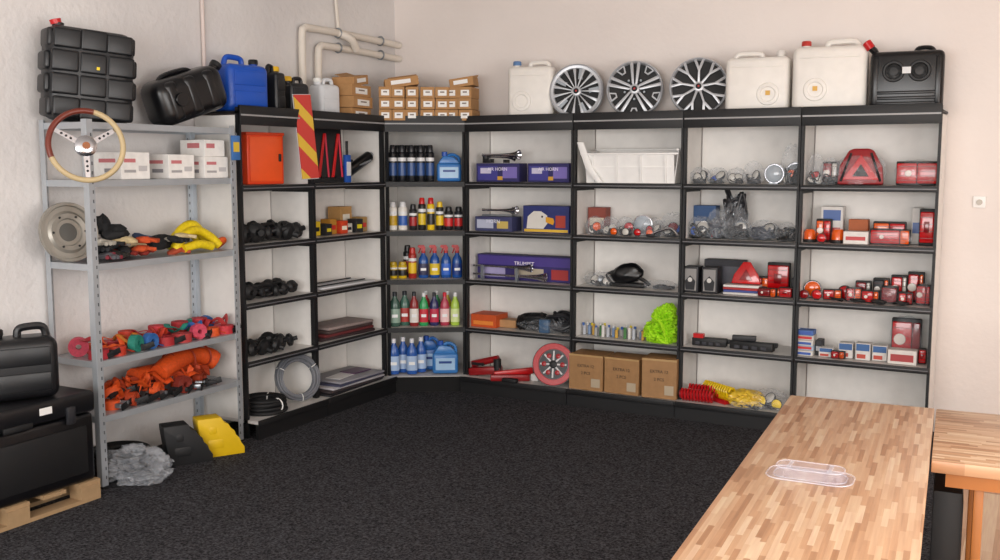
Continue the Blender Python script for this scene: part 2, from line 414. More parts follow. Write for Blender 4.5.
def tail_lamp(sec, x, y, z, w, h, d=.06, rz=0, a=LENSR, b=LENSA, name='trailer_tail_light', split=.6, rx=0, wrap=False):
    o = O(name, at(sec, x, y, z, rz, rx))
    o.add(P_box(w, d*.6, h, .006), BLK, (0, d*.25, 0))
    o.add(P_box(w*split-.008, d*.5, h*.84, .008, 3), a, (-w/2+w*split/2+.002, -d*.12, h*.08))
    if w*(1-split) > .02: o.add(P_box(w*(1-split)-.008, d*.5, h*.84, .008, 3), b, (w/2-w*(1-split)/2-.002, -d*.12, h*.08))
    for k in range(4): o.add(P_box(w*.86, .003, .003), mat('#4a0508', .3), (0, -d*.375, h*(.2+.19*k)))
    if split < .9: o.add(P_lathe([(0, 0), (h*.14, 0), (h*.13, .006), (0, .008)], 14), mat('#d8cfc6', .2), (-w*.2, -d*.36, h*.5), (90, 0, 0))
    else: o.add(P_box(w*.34, .005, h*.3, .003), LENSD, (0, -d*.375, h*.36))
    if wrap: o.add(P_blob(w*.56, d*1.0, h*.62, .12, 5, 4, 3, True, True), mat('#dfe4ea', .1, 0, 'film'), (0, 0, 0))
    return o.done()
def round_lamp(sec, x, y, z, r, lens, body=BLK, name='round_work_lamp', rz=0, up=False):
    o = O(name, at(sec, x, y, z, rz))
    rot = (0, 0, 0) if up else (90, 0, 0); c = (0, 0, 0) if up else (0, 0, r*1.05)
    o.add(P_lathe([(0, -r*.9), (r*.5, -r*.8), (r*.9, -r*.3), (r*1.05, 0), (r*1.05, r*.18), (r*.95, r*.2)], 20) if not up else P_lathe([(0, 0), (r*1.05, 0), (r*1.05, r*.4), (r*.9, r*.45), (0, r*.45)], 20), body, c, rot)
    if up: o.add(P_lathe([(r*.9, r*.4), (r*.88, r*1.5), (r*.6, r*1.95), (0, r*2.05)], 20), lens)
    else:
        o.add(P_lathe([(r*.95, r*.12), (r*.7, r*.3), (r*.3, r*.38), (0, r*.4)], 20), lens, c, rot)
        o.add(P_torus(r*.95, r*.05, 20, 6), DKGREY if r < .05 else CHR, (0, -r*.17, c[2]), rot)
        o.add(P_box(r*.9, r*.9, .008), body)
    return o.done()
def trumpet(o, x, y, z, L, r, ang=0, m=CHR):
    o.add(P_lathe([(0, 0), (r*.3, 0), (r*.22, L*.1), (r*.2, L*.45), (r*.35, L*.75), (r*.6, L*.9), (r, L), (r*.95, L), (r*.5, L*.88), (0, L*.7)], 18), m, (x, y, z), (0, 90, ang))
def coil(sec, x, y, z, R, r, n, m, rz=0, rx=0, ry=0, name='cable_coil', ties=True):
    o = O(name, at(sec, x, y, z, rz, rx, ry)); q = random.Random(n*7+int(R*1000))
    for i in range(n):
        ring = i % 3; lay = i//3
        o.add(P_torus(R-ring*r*1.7+q.uniform(-1, 1)*r*.3, r, 32, 8), m, (q.uniform(-1, 1)*r*.5, q.uniform(-1, 1)*r*.5, r+lay*r*1.8), (q.uniform(-1.5, 1.5), q.uniform(-1.5, 1.5), 0))
    if ties:
        for a in (30, 150, 270):
            o.add(P_torus(r*3.3, r*.35, 14, 6), WHT, ((R-r*1.7)*math.cos(R_(a)), (R-r*1.7)*math.sin(R_(a)), r*(n/3)), (90, 0, a))
    return o.done()
def strap_roll(o, x, y, z, R, w, m, lay=True, rz=0, m2=None):
    rot = (0, 0, 0) if lay else (90, 0, rz)
    p = [(R*.28, 0)]
    k = 5
    for i in range(k):
        a = R*.28+(R*.72)*i/k; b = R*.28+(R*.72)*(i+1)/k
        p += [(a+.001, w), (b-.002, w), (b-.001, w*.96)]
    p += [(R, w*.96), (R, 0), (R*.28, 0)]
    o.add(P_lathe(p, 22), m, (x, y, z if lay else z+R), rot)
    o.add(P_tube(cr([(x+R*.9, y, z+w*.5), (x+R*1.25, y-.02, z+w*.4), (x+R*1.5, y-.05, z+.01)], 4), w*.35, 6, flat=.003), m2 or m)
def ratchet(o, x, y, z, s=1., rz=0, m=STEEL):
    o.add(P_box(.10*s, .05*s, .03*s, .006), m, (x, y, z), (0, 0, rz)); o.add(P_cyl(.012*s, .065*s, 12), m, (x, y+.03*s, z+.03*s), (90, 0, rz))
    o.add(P_box(.11*s, .006, .04*s, .002), BLK, (x+.01, y-.03*s, z), (0, -15, rz))
def loops(o, m, cx, cy, cz, w, d, h, r, n, seed, flat=None):
    q = random.Random(seed)
    for i in range(n):
        k = 7; ph = q.uniform(0, 6.28); a = q.uniform(.45, .95)
        pts = [(cx+a*w/2*math.cos(2*math.pi*j/k+ph)*q.uniform(.7, 1), cy+a*d/2*math.sin(2*math.pi*j/k+ph)*q.uniform(.7, 1), cz+r+q.uniform(0, h)) for j in range(k)]
        o.add(P_tube(cr(pts, 5, True), r, 7, True, flat), m)
def horn_set(sec, x, y, z, w, h, seed, name='electric_horn_set', m=BLK):
    o = O(name, at(sec, x, y, z)); q = random.Random(seed)
    n = max(3, int(w/.085))
    for i in range(n):
        cx = -w/2+w*(i+.5)/n
        for cy in (-.05, .07):
            r = q.uniform(.042, .056)*h/.1
            o.add(P_lathe([(0, 0), (r*.7, 0), (r, r*.25), (r, r*.7), (r*.75, r*.9), (r*.35, r*1.1), (r*.32, r*1.7), (0, r*1.7)], 16), m, (cx, cy+q.uniform(-.02, .02), r), (q.choice([90, 75, 110]), q.uniform(-25, 25), q.uniform(-50, 50)))
            o.add(P_lathe([(0, 0), (r*.3, 0), (r*.28, .005), (0, .006)], 12), STEEL, (cx, cy-r*.2, r*1.2), (60, 0, 0))
    loops(o, m, 0, 0, 0, w, .2, h*.9, .008, 6, seed)
    return o.done()

# ---- wheel cover
def wheel_cover(x, z, R, kind, rz=14, y=.2):
    o = O('wheel_cover', at('R', x, y, z+R+.002, rz, 90-7))
    dk = mat('#0d0d0f', .6); m = mat('#bdbfc3', .32, .35, 'metal', 'wheel_silver')
    o.add(P_lathe([(R, -.03), (R, -.005), (R*.985, .008), (R*.95, .012), (R*.93, .008), (R*.91, -.004), (R*.9, -.02)], 48), m)
    o.add(P_lathe([(0, -.022), (R*.92, -.022), (R*.92, -.026), (0, -.028)], 40), dk)
    o.add(P_lathe([(0, .010), (R*.1, .010), (R*.13, .009), (R*.17, .006), (R*.19, -.006), (R*.19, -.02)], 28), m)
    o.add(P_lathe([(0, .0165), (R*.07, .016), (R*.1, .010), (R*.1, .009)], 20), dk)
    o.add(P_lathe([(0, .0175), (R*.03, .017), (R*.035, .0165)], 12), mat('#b02020', .4))
    if kind == 0:
        n = 15
        for i in range(n):
            a = 360*i/n
            o.add(P_ext([(R*.16, -R*.015), (R*.55, -R*.03), (R*.92, -R*.07), (R*.92, R*.07), (R*.55, R*.03), (R*.16, R*.015)], -.012, .006, .002), m, (0, 0, 0), (0, 0, a))
            if i % 3 == 0: o.add(P_ext([(R*.45, -R*.16), (R*.86, -R*.10), (R*.86, R*.0), (R*.45, R*.0)], -.018, -.008), STEEL, (0, 0, 0), (0, 0, a+12))
        o.add(P_lathe([(R*.82, -.012), (R*.84, .007), (R*.93, .010), (R*.93, -.01)], 40), m)
    elif kind == 1:
        for i in range(5):
            a = 90+72*i
            for s in (-1, 1):
                o.add(P_ext([(R*.12, s*R*.02), (R*.93, s*R*.07), (R*.93, s*R*.19), (R*.2, s*R*.10)][::s], -.012, .007, .002), m, (0, 0, 0), (0, 0, a))
            o.add(P_cyl(R*.04, .02, 10), STEEL, (R*.36*math.cos(R_(a+36)), R*.36*math.sin(R_(a+36)), -.015))
            o.add(P_ext([(R*.66, -R*.08), (R*.92, -R*.18), (R*.92, R*.18), (R*.66, R*.08)], -.016, -.004), m, (0, 0, 0), (0, 0, a+36))
            o.add(P_ext([(R*.70, -R*.04), (R*.87, -R*.11), (R*.87, R*.11), (R*.70, R*.04)], -.006, .0), dk, (0, 0, 0), (0, 0, a+36))
    else:
        for i in range(9):
            a = 90+40*i
            o.add(P_ext([(R*.15, -R*.04), (R*.55, -R*.035), (R*.92, -R*.19), (R*.92, -R*.09), (R*.68, 0), (R*.92, R*.09), (R*.92, R*.19), (R*.55, R*.035), (R*.15, R*.04)], -.012, .007, .002), m, (0, 0, 0), (0, 0, a))
    o.done()
wheel_cover(.835, TS, .203, 0); wheel_cover(1.29, TS, .203, 1); wheel_cover(1.76, TS, .203, 2)

# ---- jerry cans on top
MILK = mat('#e9e4dd', .4, 0, 'milky', 'milky_plastic')
jerrycan('R', .475, .2, TS, .35, .17, .43, MILK, '#5b7fae', 12, side=-1, plain=True)
jerrycan('R', 2.175, .2, TS, .42, .18, .41, MILK, '#ddd8d2', 5, side=1, plain=True, label='#d9a848')
jerrycan('R', 2.64, .2, TS, .46, .2, .46, MILK, '#b8332a', 5, side=-1, plain=True, label='#d9a848')
def flat_canister():
    o = O('fuel_canister', at('R', 3.105, .2, TS, 4)); w, d, h = .43, .17, .37
    o.add(P_box(w, d, h, .035, 3), BLKG)
    for s in (-1, 1):
        o.add(P_lathe([(.025, 0), (.045, 0), (.05, .008), (.062, .008), (.067, 0)], 20), BLK, (s*.075, -d/2, h*.66), (90, 0, 0))
    for k in range(3): o.add(P_box(w*.8, .012, .02, .005), BLKG, (0, -d/2, h*(.1+.09*k)))
    for s in (-1, 1): o.add(P_box(.03, .014, h*.8, .006), BLKG, (s*w*.42, -d/2, h*.1))
    o.add(P_box(.05, .002, .04), mat('#d8d8d8', .5), (.0, -d/2-.0085, h*.62))
    o.add(P_tube([(-w*.40, 0, h*.9), (-w*.46, -.03, h*1.03), (-w*.52, -.05, h*1.09)], .022, 12), BLKG)
    o.add(P_lathe([(0, 0), (.028, 0), (.028, .05), (.02, .055), (0, .055)], 16), RED, (-w*.50, -.05, h*1.06), (0, -35, 0))
    o.add(P_tube(cr([(w*.1, 0, h*.98), (w*.15, 0, h*1.05), (w*.3, 0, h*1.05), (w*.36, 0, h*.98)], 5), .014, 8), BLKG)
    o.done()
flat_canister()
def pad_tank():
    o = O('plastic_water_canister', at('K', .17, .2, 1.977, -22, 0, 4)); w, d, h = .47, .2, .50
    m = mat('#141518', .38)
    o.add(P_box(w*.98, d*.96, h, .07, 5), m)
    for i in range(3):
        for j in range(4):
            inset = .02 if i != 1 and j in (0, 3) else 0
            for s in (-1, 1):
                o.add(P_box(w*.30, d*.14, h*.225-inset*.4, .028, 4), m, ((i-1)*(w*.31-inset*.5), s*d*.45, .012+j*h*.243+(inset*.4 if j == 0 else 0)))
    for s in (-1, 1):
        for j in range(4): o.add(P_box(.04, d*.7, h*.2, .018, 4), m, (s*(w*.475-(.012 if j in (0, 3) else 0)), 0, .02+j*h*.24))
    o.add(P_cyl(.03, .03, 16), m, (-w*.34, 0, h-.015))
    o.add(P_lathe([(0, 0), (.028, 0), (.03, .024), (0, .028)], 16), RED, (-w*.36, 0, h+.008), (0, -18, 0))
    o.add(P_box(.016, .002, .016), YEL, (.02, -d/2-.006, h*.56))
    o.done()
pad_tank()
def lying_canister():
    o = O('lying_fuel_canister', at('K', .90, .16, 2.035, -14, 0, -19)); m = BLKG
    w, d, h = .48, .24, .27
    o.add(P_box(w, d, h, .075, 5), m, (0, 0, 0))
    for k in (-1, 0, 1): o.add(P_box(.09, d*1.02, h*.86, .03, 3), m, (k*w*.27, 0, h*.07))
    o.add(P_tube(cr([(-w*.3, 0, h*.93), (-w*.2, 0, h*1.04), (w*.1, 0, h*1.04), (w*.2, 0, h*.93)], 5), .016, 8), m)
    o.add(P_cyl(.03, .05, 16), m, (w*.46, 0, h*.82), (0, 55, 0)); o.add(P_cyl(.036, .03, 16), BLK, (w*.54, 0, h*.9), (0, 55, 0))
    o.add(P_cyl(.04, .02, 18), m, (-w*.2, -d*.5, h*.5), (90, 0, 0))
    o.done()
lying_canister()
jerrycan('L', .20, .17, TS, .33, .2, .35, '#164fb4', '#101013', -8, side=1)
jerrycan('L', .49, .16, TS, .10, .17, .32, '#141417', '#e8b820', 0, side=1)
jerrycan('L', .73, .17, TS, .17, .14, .26, '#1c1c20', '#e0b020', -10, side=-1)
jerrycan('L', 1.10, .2, TS, .19, .15, .28, '#d7d9dc', '#ecece8', -10, side=-1)
def small_cartons(sec, x, y, z, nx, nz, w, d, h, rz=0, open_top=False, seed=1):
    o = O('carton_stack', at(sec, x, y, z, rz)); q = random.Random(seed)
    for j in range(nz):
        for i in range(nx):
            px = (i-(nx-1)/2)*w; yy = q.uniform(-.01, .01)
            o.add(P_box(w-.003, d, h-.003, .002, 1), CARD, (px+q.uniform(-.004, .004), yy, j*h))
            o.add(P_box(w*.6, .002, h*.5), WHT, (px, -d/2+yy-.0012, j*h+h*.2))
            o.add(P_box(w*.3, .003, h*.12), mat('#7a6a60', .5), (px, -d/2+yy-.0016, j*h+h*.45))
    if open_top:
        o.add(P_box(w*nx*.85, d*.9, h*.8, .003, 1), CARD, (.02, .01, nz*h), (0, -8, 4))
        o.add(P_box(w*nx*.5, .003, h*.35), WHT, (.02, -d*.45+.005, nz*h+.02), (0, -8, 4))
        o.add(P_box(w*nx*.75, d*.5, .003), CARD, (.03, .05, nz*h+h*.85), (18, -8, 6))
    return o.done()
small_cartons('L', 1.36, .16, TS, 1, 3, .28, .2, .085, 6, True, 2)
small_cartons('C', .11, .14, TS, 3, 3, .10, .3, .085, 0, True, 3)
small_cartons('C', .385, .16, TS, 2, 3, .11, .3, .085, 0, False, 4)
small_cartons('C', .59, .10, TS, 2, 3, .11, .22, .085, -18, True, 5)

# ---- pipes
PIPE = mat('#e0d7cb', .5)
o = O('heating_pipe', Matrix())
for (y0, zz, off) in ((5.78, 2.74, 0), (5.96, 2.63, .0)):
    o.add(P_tube(cr([(XL+.05, y0, 2.2), (XL+.05, y0, zz-.08), (XL+.05, y0+.03, zz-.01), (XL+.05, y0+.12, zz), (XL+.05, 6.5, zz), (XL+.05, YB-.01, zz-.01)], 6), .027, 12), PIPE)
for yy in (6.2, 6.75):
    o.add(P_torus(.034, .007, 16, 6), STEEL, (XL+.05, yy, 2.74), (90, 0, 0)); o.add(P_torus(.034, .007, 16, 6), STEEL, (XL+.05, yy, 2.63), (90, 0, 0))
o.add(P_tube([(XL+.04, 6.22, 2.76), (XL+.04, 6.16, 3.28)], .013, 8), PIPE)
o.add(P_tube(cr([(XL+.05, 6.2, 2.74), (XL+.11, 6.28, 2.70), (XL+.1, 6.36, 2.63)], 4), .03, 10), PIPE)
o.done()
o = O('wall_pipe', Matrix()); o.add(P_tube([(XL+.02, 4.84, 2.2), (XL+.02, 4.84, HC)], .013, 10), mat('#d9c9c2', .5)); o.done()
o = O('wall_thermostat', at('W', -.36, YB, 1.48)); o.add(P_box(.075, .02, .075, .006), mat('#f2efec', .4), (0, -.01, 0)); o.add(P_cyl(.018, .012, 16), mat('#b8b0a4', .4), (0, -.02, .036), (90, 0, 0)); o.done()

# ---- rack contents
KS = {k: v+.001 for k, v in zip('54321', KH)}
o = O('steering_wheel', at('K', -.06, -.07, 1.85, -30, 80)); Rw = .18
WD = mat('#6e2c1e', .3); CREAM = mat('#bfa980', .5)
o.add(P_torus(Rw, .0145, 10, 12, 25, 75), CREAM); o.add(P_torus(Rw, .015, 20, 12, 75, 200), WD); o.add(P_torus(Rw, .0145, 24, 12, 200, 385), CREAM)
for a in (-90, 30, 150):
    o.add(P_ext([(.035, -.016), (Rw-.01, -.011), (Rw-.01, .011), (.035, .016)], -.018, -.014), CHR, (0, 0, 0), (0, 0, a))
    for k in (.08, .105, .13): o.add(P_cyl(.0065, .006, 10), BLK, (k*math.cos(R_(a)), k*math.sin(R_(a)), -.018))
o.add(P_lathe([(0, -.03), (.055, -.03), (.055, -.012), (.04, -.002), (.028, .0), (0, .004)], 24), CHR); o.add(P_lathe([(0, .005), (.018, .005), (.02, .0), (0, 0)], 16), mat('#9a5a30', .4))
o.done()
WB = mat('#efebe6', .6, 0, 'cardboard')
PK = '#c9777a'
for (x, w, h, z) in ((.36, .20, .15, 0), (.70, .2, .14, 0), (.98, .2, .13, 0)):
    carton('K', x, .16, KS['2']+z, w, .22, h, WB, [(.1, .62, .5, .76, PK), (.6, .3, .9, .5, '#c4c0c0'), (.1, .25, .5, .35, '#a9a6a6'), (.2, .62, .8, .76, PK, 's'), (.2, .25, .6, .4, '#8f8c90', 's')], name='white_carton')
carton('K', .98, .16, KS['2']+.131, .17, .2, .10, WB, [(.1, .5, .5, .78, PK), (.2, .5, .7, .8, PK, 's')], name='white_carton')
o = O('hanging_package', at('K', 1.085, -.012, 1.78)); o.add(P_box(.07, .012, .15, .003), mat('#3d6fae', .4)); o.add(P_box(.05, .002, .06), mat('#d8b63a', .4), (0, -.007, .05)); o.add(P_torus(.01, .002, 12, 5), STEEL, (0, 0, .158), (90, 0, 0)); o.done()
o = O('steel_wheel_disc', at('K', .01, .19, KS['3']+.165, -10, 80))
dm = mat('#9a958c', .4, .5, 'metal')
o.add(P_lathe([(.05, .0), (.07, .0), (.075, .012), (.10, .016), (.115, .004), (.14, .004), (.145, .018), (.16, .02), (.163, .0), (.15, -.008), (.05, -.008), (.05, 0)], 44), dm)
o.add(P_lathe([(0, -.004), (.05, -.004), (.05, -.007), (0, -.007)], 24), mat('#54524e', .6)); 
for a in range(0, 360, 60): o.add(P_cyl(.006, .008, 8), BLK, (.09*math.cos(R_(a)), .09*math.sin(R_(a)), .013))
o.done()
o = O('work_glove_pile', at('K', .44, .18, KS['3'])); q = random.Random(4)
gc = ['#1a1a1d', '#2a2622', '#8c2b22', '#3c4d6e', '#b8b2a6', '#1a1a1d', '#c04a1e', '#5b5b60', '#c8b48a', '#7d2430', '#202226', '#a8472c']
for i in range(38):
    cx, cy, cz = q.uniform(-.3, .28), q.uniform(-.13, .1), q.uniform(0, .09)
    m = mat(gc[i % len(gc)], .8, 0, 'cloth'); a = q.uniform(0, 6.28)
    o.add(P_blob(.05, .035, .022, .2, i, 2), m, (cx, cy, cz), (0, q.uniform(-20, 20), math.degrees(a)))
    for f in range(4):
        a2 = a+(f-1.5)*.3; o.add(P_tube([(cx+.03*math.cos(a2), cy+.03*math.sin(a2), cz+.02), (cx+.085*math.cos(a2), cy+.085*math.sin(a2), cz+.012)], .011, 7), m)
o.add(P_blob(.08, .07, .06, .4, 3, 2), mat('#1b1b1d', .8, 0, 'cloth'), (-.14, .0, .09)); o.add(P_blob(.05, .05, .06, .4, 5, 2), mat('#1b1b1d', .8, 0, 'cloth'), (-.2, .03, .14)); o.add(P_blob(.09, .06, .05, .35, 8, 2), mat('#17171a', .8, 0, 'cloth'), (.17, .0, .03))
o.done()
o = O('yellow_tow_rope', at('K', .84, .15, KS['3'])); yr = mat('#f0c80c', .6, 0, 'cloth')
o.add(P_tube(cr([(-.16, -.05, .03), (-.12, -.07, .1), (0, -.05, .13), (.1, -.06, .09), (.16, -.08, .03)], 6), .028, 10), yr)
o.add(P_tube(cr([(-.12, 0, .03), (-.08, 0, .12), (.02, .0, .16), (.1, 0, .1), (.14, -.02, .03)], 6), .032, 10), yr)
o.add(P_tube(cr([(-.12, .05, .03), (-.05, .05, .10), (.05, .05, .12), (.14, .04, .04)], 6), .032, 10), yr)
o.add(P_tube(cr([(-.14, -.09, .03), (-.03, -.1, .05), (.08, -.1, .03)], 6), .026, 10), yr)
o.add(P_tube(cr([(.12, -.05, .03), (.2, -.08, .06), (.23, 0, .02)], 5), .022, 8), mat('#d0551a', .6, 0, 'cloth')); o.done()
o = O('lashing_strap_roll_pile', at('K', .58, .18, KS['4'])); q = random.Random(9)
cols = ['#a82430', '#c8485e', '#b8341c', '#d8541e', '#1f7a6a', '#b82a34', '#2c5f9e', '#d8541e', '#a01e24', '#c8782a', '#b03a3a']
k = 0
for i, cx in enumerate([-.5, -.38, -.27, -.16, -.03, .10, .22, .34, .45]):
    for cy in (-.1, .06):
        m = mat(cols[k % len(cols)], .6, 0, 'cloth'); k += 1
        if q.random() < .4: strap_roll(o, cx, cy, .0, q.uniform(.045, .055), .045, m, False, q.uniform(-40, 40))
        else: strap_roll(o, cx, cy, .0, q.uniform(.05, .062), .05, m, True); 
    if i % 2 == 0: ratchet(o, cx+.05, -.13, .01, .8, q.uniform(-40, 40), BLKM)
    loops(o, mat(cols[(k+3) % len(cols)], .6, 0, 'cloth'), cx, -.05, .03, .16, .14, .06, .016, 1, i, .003)
for i, cx in enumerate([-.2, .02, .2, .36]): strap_roll(o, cx, .02, .06, .05, .04, mat(cols[(i*3+2) % len(cols)], .6, 0, 'cloth'), True)
o.done()
o = O('ratchet_strap_pile', at('K', .55, .17, KS['5'])); q = random.Random(3)
og = mat('#d04c12', .65, 0, 'cloth'); og2 = mat('#a83a16', .65, 0, 'cloth')
for i in range(8):
    cx = -.38+i*.095; strap_roll(o, cx, q.uniform(-.1, .05), 0, q.uniform(.04, .055), .05, (og, og2, mat('#7e2a1e', .6, 0, 'cloth'))[i % 3], i % 2 == 0, q.uniform(-30, 30)); ratchet(o, cx+.03, -.12, .01, .9, q.uniform(-60, 60), BLKM if i % 3 else STEEL)
    loops(o, (og, og2)[i % 2], cx, -.05, .03, .18, .16, .1, .018, 2, i+30, .003)
    if i < 6: ratchet(o, cx, -.06, .07, .8, q.uniform(-60, 60), BLKM)
for i in range(5): strap_roll(o, -.3+i*.13, .03, .05, .045, .05, (og, og2)[i % 2], False, q.uniform(-30, 30))
o.add(P_tube(cr([(-.02, -.05, .13), (.12, -.02, .17), (.28, 0, .18), (.40, 0, .16), (.46, -.03, .12)], 6), lambda t: .055+.008*math.sin(t*9), 12), og)
o.add(P_tube(cr([(-.15, .02, .13), (.05, .05, .12), (.25, .05, .12), (.42, .04, .11)], 6), .05, 10), og)
for t in (.1, .25, .38): o.add(P_torus(.062, .006, 18, 6), mat('#8e2c10', .6), (t, -.01, .17), (0, 90, 0))
o.done()
def chock(x, y, rz, m, name):
    o = O(name, at('W', x, y, 0, rz))
    L, H, W_ = .25, .24, .12
    poly = [(-L/2, 0), (L/2, 0), (L/2, .04), (L*.42, .07), (L*.38, .10), (L*.30, .12), (L*.26, .15), (L*.18, .165), (L*.12, .195), (L*.02, .205), (-L*.05, H), (-L/2-.03, H), (-L/2-.03, H-.03)]
    o.add(P_ext(poly, -W_/2, W_/2, .004), m, rot=(90, 0, 0))
    o.add(P_box(.1, W_+.006, .06, .01), m, (-L*.2, 0, .05)); o.add(P_box(.05, W_+.006, .05, .01), m, (-L*.26, 0, .14))
    for k in range(4): o.add(P_box(.03, W_*.8, .008), m, (-L*.0+k*.03, 0, .2-k*.045), (0, 50, 0))
    o.done()
chock(-4.38, 4.20, 60, mat('#1a1a1c', .6), 'wheel_chock'); chock(-4.33, 4.415, 60, mat('#dcb410', .5), 'wheel_chock')
o = O('clear_plastic_bag', at('W', -4.40, 3.82, 0))
o.add(P_blob(.2, .15, .10, .4, 5, 2.4, 5, True, True), mat('#c9ccd2', .15, 0, 'tray'))
o.add(P_blob(.16, .12, .065, .3, 15, 2.4, 4, True, True), mat('#8c8e94', .3, 0, 'tray'))
loops(o, RUB, 0, 0, .02, .24, .2, .06, .012, 5, 8); o.done()
coil('W', -4.60, 3.90, .0, .15, .018, 12, RUB, 0, 0, 0, 'rubber_hose_coil', False)
PAL = mat('#a58763', .8, 0, 'cardboard')
o = O('wooden_pallet', at('W', -4.54, 3.02, 0))
for y in (-.42, -.21, 0, .21, .42): o.add(P_box(.46, .13, .02), PAL, (0, y, .085))
for x in (-.19, 0, .19):
    o.add(P_box(.09, .96, .02), PAL, (x, 0, 0))
    for y in (-.42, 0, .42): o.add(P_box(.09, .12, .065), PAL, (x, y, .02))
o.done()
o = O('plastic_truck_toolbox', at('W', -4.54, 3.04, .106, 90)); 
o.add(P_box(.9, .44, .36, .02, 3), BLKG); o.add(P_box(.92, .46, .11, .02, 3), mat('#121215', .3), (0, 0, .365))
o.add(P_box(.8, .01, .25, .005), BLK, (0, -.222, .05))
for x in (-.3, .3): o.add(P_box(.05, .02, .09, .005), DKGREY, (x, -.235, .33))
o.add(P_box(.07, .003, .035), WHT, (.16, -.231, .41)); o.add(P_box(.16, .012, .03, .004), BLK, (0, -.235, .36)); o.done()
jerrycan('W', -4.5, 3.22, .582, .32, .22, .36, '#101013', '#0d0d10', 62, name='water_canister', side=-1)

# ---- left run contents
Z = [z+.003 for z in SH]
ys = .17
o = O('orange_first_aid_cabinet', at('L', .36, .16, Z[4], -10)); ob = mat('#e0441a', .35)
o.add(P_box(.3, .12, .33, .01), ob); o.add(P_box(.26, .006, .29, .004), mat('#e85622', .35), (0, -.062, .02)); o.add(P_box(.018, .012, .05, .003), BLK, (.11, -.068, .15)); o.add(P_box(.31, .13, .02, .004), mat('#c23a14', .4), (0, 0, .32)); o.done()
def stripe():
    def f(N, L, b):
        tc = N.new('ShaderNodeTexCoord'); sp = N.new('ShaderNodeSeparateXYZ'); L.new(tc.outputs['Object'], sp.inputs[0])
        a = N.new('ShaderNodeMath'); a.operation = 'ADD'; L.new(sp.outputs[0], a.inputs[0]); L.new(sp.outputs[2], a.inputs[1])
        s = N.new('ShaderNodeMath'); s.operation = 'MULTIPLY'; L.new(a.outputs[0], s.inputs[0]); s.inputs[1].default_value = 4.2
        fr = N.new('ShaderNodeMath'); fr.operation = 'FRACT'; L.new(s.outputs[0], fr.inputs[0])
        g = N.new('ShaderNodeMath'); g.operation = 'GREATER_THAN'; L.new(fr.outputs[0], g.inputs[0]); g.inputs[1].default_value = .62
        mx = N.new('ShaderNodeMix'); mx.data_type = 'RGBA'; mx.inputs[6].default_value = lin('#c43c34')+[1]; mx.inputs[7].default_value = lin('#d8b03a')+[1]
        L.new(g.outputs[0], mx.inputs[0]); L.new(mx.outputs[2], b.inputs['Base Color']); b.inputs['Roughness'].default_value = .35
    return f
MS = surf('red_yellow_stripes', stripe())
o = O('striped_marker_board', at('L', .62, -.05, 1.66, -12, -4, -3)); o.add(P_box(.14, .008, .56), MS); o.add(P_box(.15, .004, .57), mat('#b9b9bc', .4), (0, .007, -.005)); o.done()
o = O('warning_triangle_set', at('L', .94, .10, Z[4], -15, -4)); 
o.add(P_box(.36, .02, .39, .006), BLK)
for x in (-.12, 0, .12):
    o.add(P_ext([(x-.055, .04), (x-.03, .04), (x+.035, .35), (x+.015, .35)], .011, .02, .002), RED, (0, 0, 0), (90, 0, 0)); o.add(P_ext([(x+.035, .04), (x+.05, .04), (x+.04, .35), (x+.025, .35)], .011, .018, .002), mat('#c8304a', .4), (0, 0, 0), (90, 0, 0)); o.add(P_box(.05, .012, .02), BLKG, (x, -.016, .03))
o.done()
o = O('grease_gun', at('L', 1.33, .10, Z[4], 0)); 
o.add(P_tube([(-.16, 0, .05), (.16, 0, .19)], .042, 14), BLKG); o.add(P_tube([(.16, 0, .19), (.2, 0, .21)], .018, 10), STEEL); o.add(P_tube(cr([(-.14, 0, .05), (-.18, -.03, .12), (-.1, -.04, .16)], 5), .01, 8), BLK); o.add(P_tube([(-.02, -.03, .12), (.12, -.05, .16)], .009, 8), STEEL); o.done()
o = O('blue_brush_package', at('L', 1.17, .06, Z[4])); o.add(P_box(.06, .03, .2, .005), mat('#2858b0', .4)); o.add(P_box(.05, .002, .1), mat('#d8d8dc', .4), (0, -.016, .05)); o.add(P_tube([(0, 0, .2), (0, 0, .3)], .01, 8), BLK); o.done()
horn_set('L', .38, ys, Z[3], .58, .12, 1); horn_set('L', .38, ys, Z[2], .5, .09, 2, 'trailer_socket_set'); horn_set('L', .36, ys, Z[1], .48, .10, 3, 'cable_plug_set')
q = random.Random(21)
for i in range(8):
    c_ = ['#b02e22', '#d8b81c', '#232326', '#b8802c', '#c8401c', '#c8c4bc', '#232326', '#a0804c'][i]
    carton('L', .80+i*.094, .14+.03*(i % 2), Z[3], .075, .09, .07+.05*q.random(), c_, [(.15, .3, .85, .6, ['#f0e8d0', '#1c1c20', '#d8c81c', '#c22e22'][i % 4])], name='bulb_box', rz=q.uniform(-8, 8))
carton('L', 1.36, .28, Z[3], .14, .12, .19, '#b88c54', [(.2, .4, .8, .7, '#e8e0d0')], 0, name='bulb_box')
o = O('windscreen_wiper_pack', at('L', 1.12, .16, Z[2]))
for i in range(6): o.add(P_box(.62, .04, .012, .003), mat(['#d8d8dc', '#c0c2c8', '#e4e2de'][i % 3], .3), (0, -.12+i*.045, .0), (0, 0, q.uniform(-4, 4))); 
for i in (1, 4): o.add(P_tube([(-.28, -.12+i*.045, .018), (.28, -.12+i*.045, .018)], .005, 6), BLK)
o.done()
o = O('seat_cover_stack', at('L', 1.12, .15, Z[1]))
for i, c_ in enumerate(['#3a2a2c', '#6a2a2c', '#4a3c3a', '#988884']): o.add(P_box(.6-.03*i, .26, .022, .008), mat(c_, .6, 0, 'cloth'), (.01*i, 0, .023*i), (0, 0, q.uniform(-4, 4)))
o.done()
o = O('rubber_mat_stack', at('L', 1.12, .11, Z[0]))
